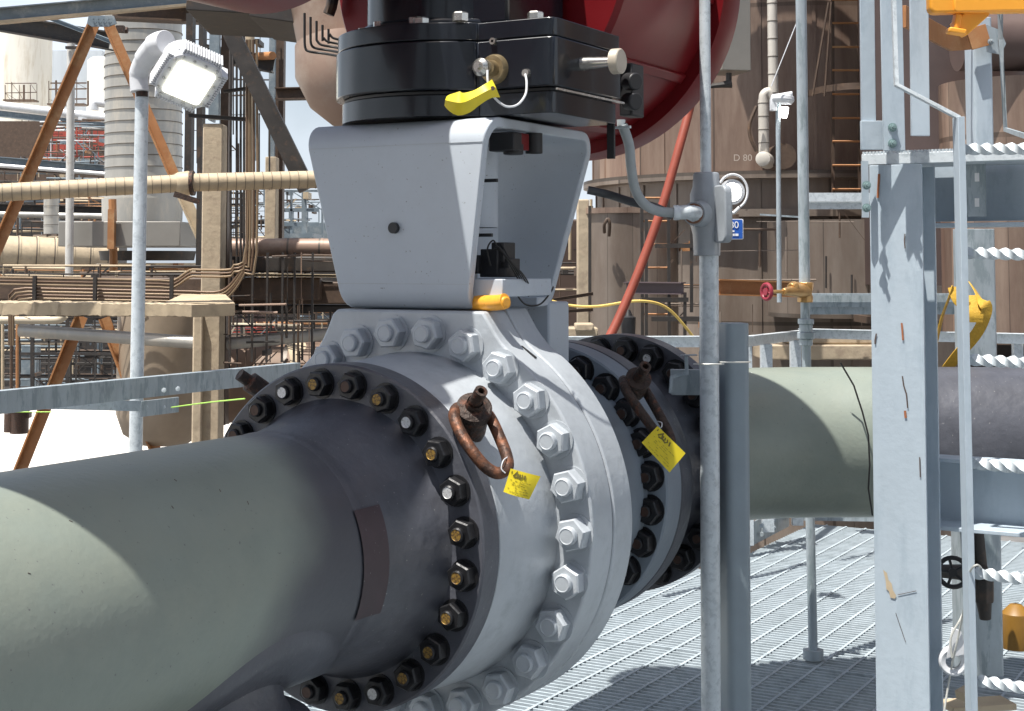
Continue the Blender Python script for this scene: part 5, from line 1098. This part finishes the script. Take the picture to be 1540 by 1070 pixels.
# far-off pipework and machinery that reads as one dense mass between the big pieces
def clutter(name, label, x0, x1, y0, y1, D0, D1, n, seed, cols, thin=(1, 4), long_=.7):
    r = random.Random(seed); b = M()
    for k in range(n):
        D = r.uniform(D0, D1); x = r.uniform(x0, x1); y = r.uniform(y0, y1); w = mpx(r.uniform(*thin), D); b.cur = r.randrange(len(cols)); q = r.random()
        if q < .40:
            l = r.uniform(.25, long_)*(x1-x0); xa = max(x0, x-l/2); xb = min(x1, x+l/2); b.tube([P(xa, y, D), P(xb, y+r.uniform(-2, 2), D)], w/2, 8)
        elif q < .78:
            l = r.uniform(.25, long_)*(y1-y0); b.tube([P(x, max(y0, y-l/2), D), P(x, min(y1, y+l/2), D)], w/2, 8)
        elif q < .90: b.box(P(x, y, D), (w*r.uniform(1.5, 4), .4, w*r.uniform(1.5, 4)))
        else:
            l = r.uniform(6, 22); sg = r.choice((-1, 1)); b.sweep([P(max(x0, x-l*sg if sg > 0 else x+l), max(y0, y-l), D), P(min(x1, x+l) if sg > 0 else max(x0, x-l), min(y1, y+l), D)], RECT(w*.6, w*.6))
    return tag(b.build(name, cols, smooth=30), label, 'pipework', None, 'stuff')
CL3 = [darks, darks, browns, orange, tan, bluesteel]
clutter('distant_pipework', 'dense dark pipework below the wavy ledge at far left', -20, 300, 478, 592, 30, 44, 190, 1, [darks, darks, darks, browns, bluesteel, tan])
clutter('distant_pipework', 'tangle of pipes and steps behind the white pole at upper left', 60, 165, 178, 250, 36, 46, 110, 2, [browns, darks, orange, bluesteel, redc, MATS['bright_pipe']], (.6, 2.6))
clutter('distant_pipework', 'dark pipework between the banded pipe and the rack at left', -20, 180, 292, 356, 35, 44, 90, 3, CL3, (1, 4))
clutter('distant_pipework', 'dark pipework between tan column and yoke', 336, 480, 286, 365, 24, 30, 100, 4, [darks, bluesteel, browns, tan, darks], (.8, 3.2))
clutter('distant_pipework', 'pipework under the brown girders left of the valve', 336, 560, 462, 520, 22, 29, 90, 5, CL3+[MATS['cream_pipe_paint']], (1, 5))
clutter('distant_pipework', 'shaded pipework just right of the yoke', 700, 892, 300, 520, 11.5, 13.5, 60, 6, [darks, browns, darks, tan], (1.5, 5))
clutter('distant_pipework', 'thin rods and pipes against the sky beside the risers', 285, 425, 30, 286, 19.5, 23, 34, 7, [darks, darks, browns, bluesteel], (1, 3.5), .9)
clutter('distant_pipework', 'small pipes on the rack around the conduit bundle', -20, 470, 398, 478, 18.4, 20, 90, 8, [browns, tan, darks, darks], (1, 4), .5)
clutter('distant_pipework', 'thin pipes and brackets on the foot of the huge tank', 1000, 1300, 320, 500, 10.3, 11.2, 34, 9, [browns, darks, tanks, orange], (1, 4), .5)
post_('shade_infill', 'dark infill wall for shade low behind the rack', -30, 330, 482, 600, 47, darks, 'infill', 3, .05)  # near-black wall put in to stand for shade between the pieces
post_('shade_infill', 'dark infill wall for shade behind the girders left of the valve', 336, 700, 455, 540, 31, darks, 'infill', 3, .05)

post_('shade_infill', 'dark infill wall for shade in the rack gaps below the silver stack', -30, 760, 397, 482, 33, darks, 'infill', 2, .05)  # dark sheet added behind the rack so its gaps read as shade
clutter('distant_pipework', 'dark pipes and beams behind the left end of the banded pipe', -20, 165, 236, 300, 35.5, 39, 70, 12, [darks, darks, browns, bluesteel, tan], (1, 4))
clutter('distant_pipework', 'brown pipes and hangers packed into the rack left of the yoke', 336, 500, 380, 560, 17.4, 19.5, 60, 13, [darks, browns, darks, vbrown], (1, 4), .6)
clutter('distant_pipework', 'brown pipes stacked behind the conduit bundle at left', -20, 300, 398, 440, 20, 26, 60, 14, [browns, darks, tan, orange], (1.5, 5))
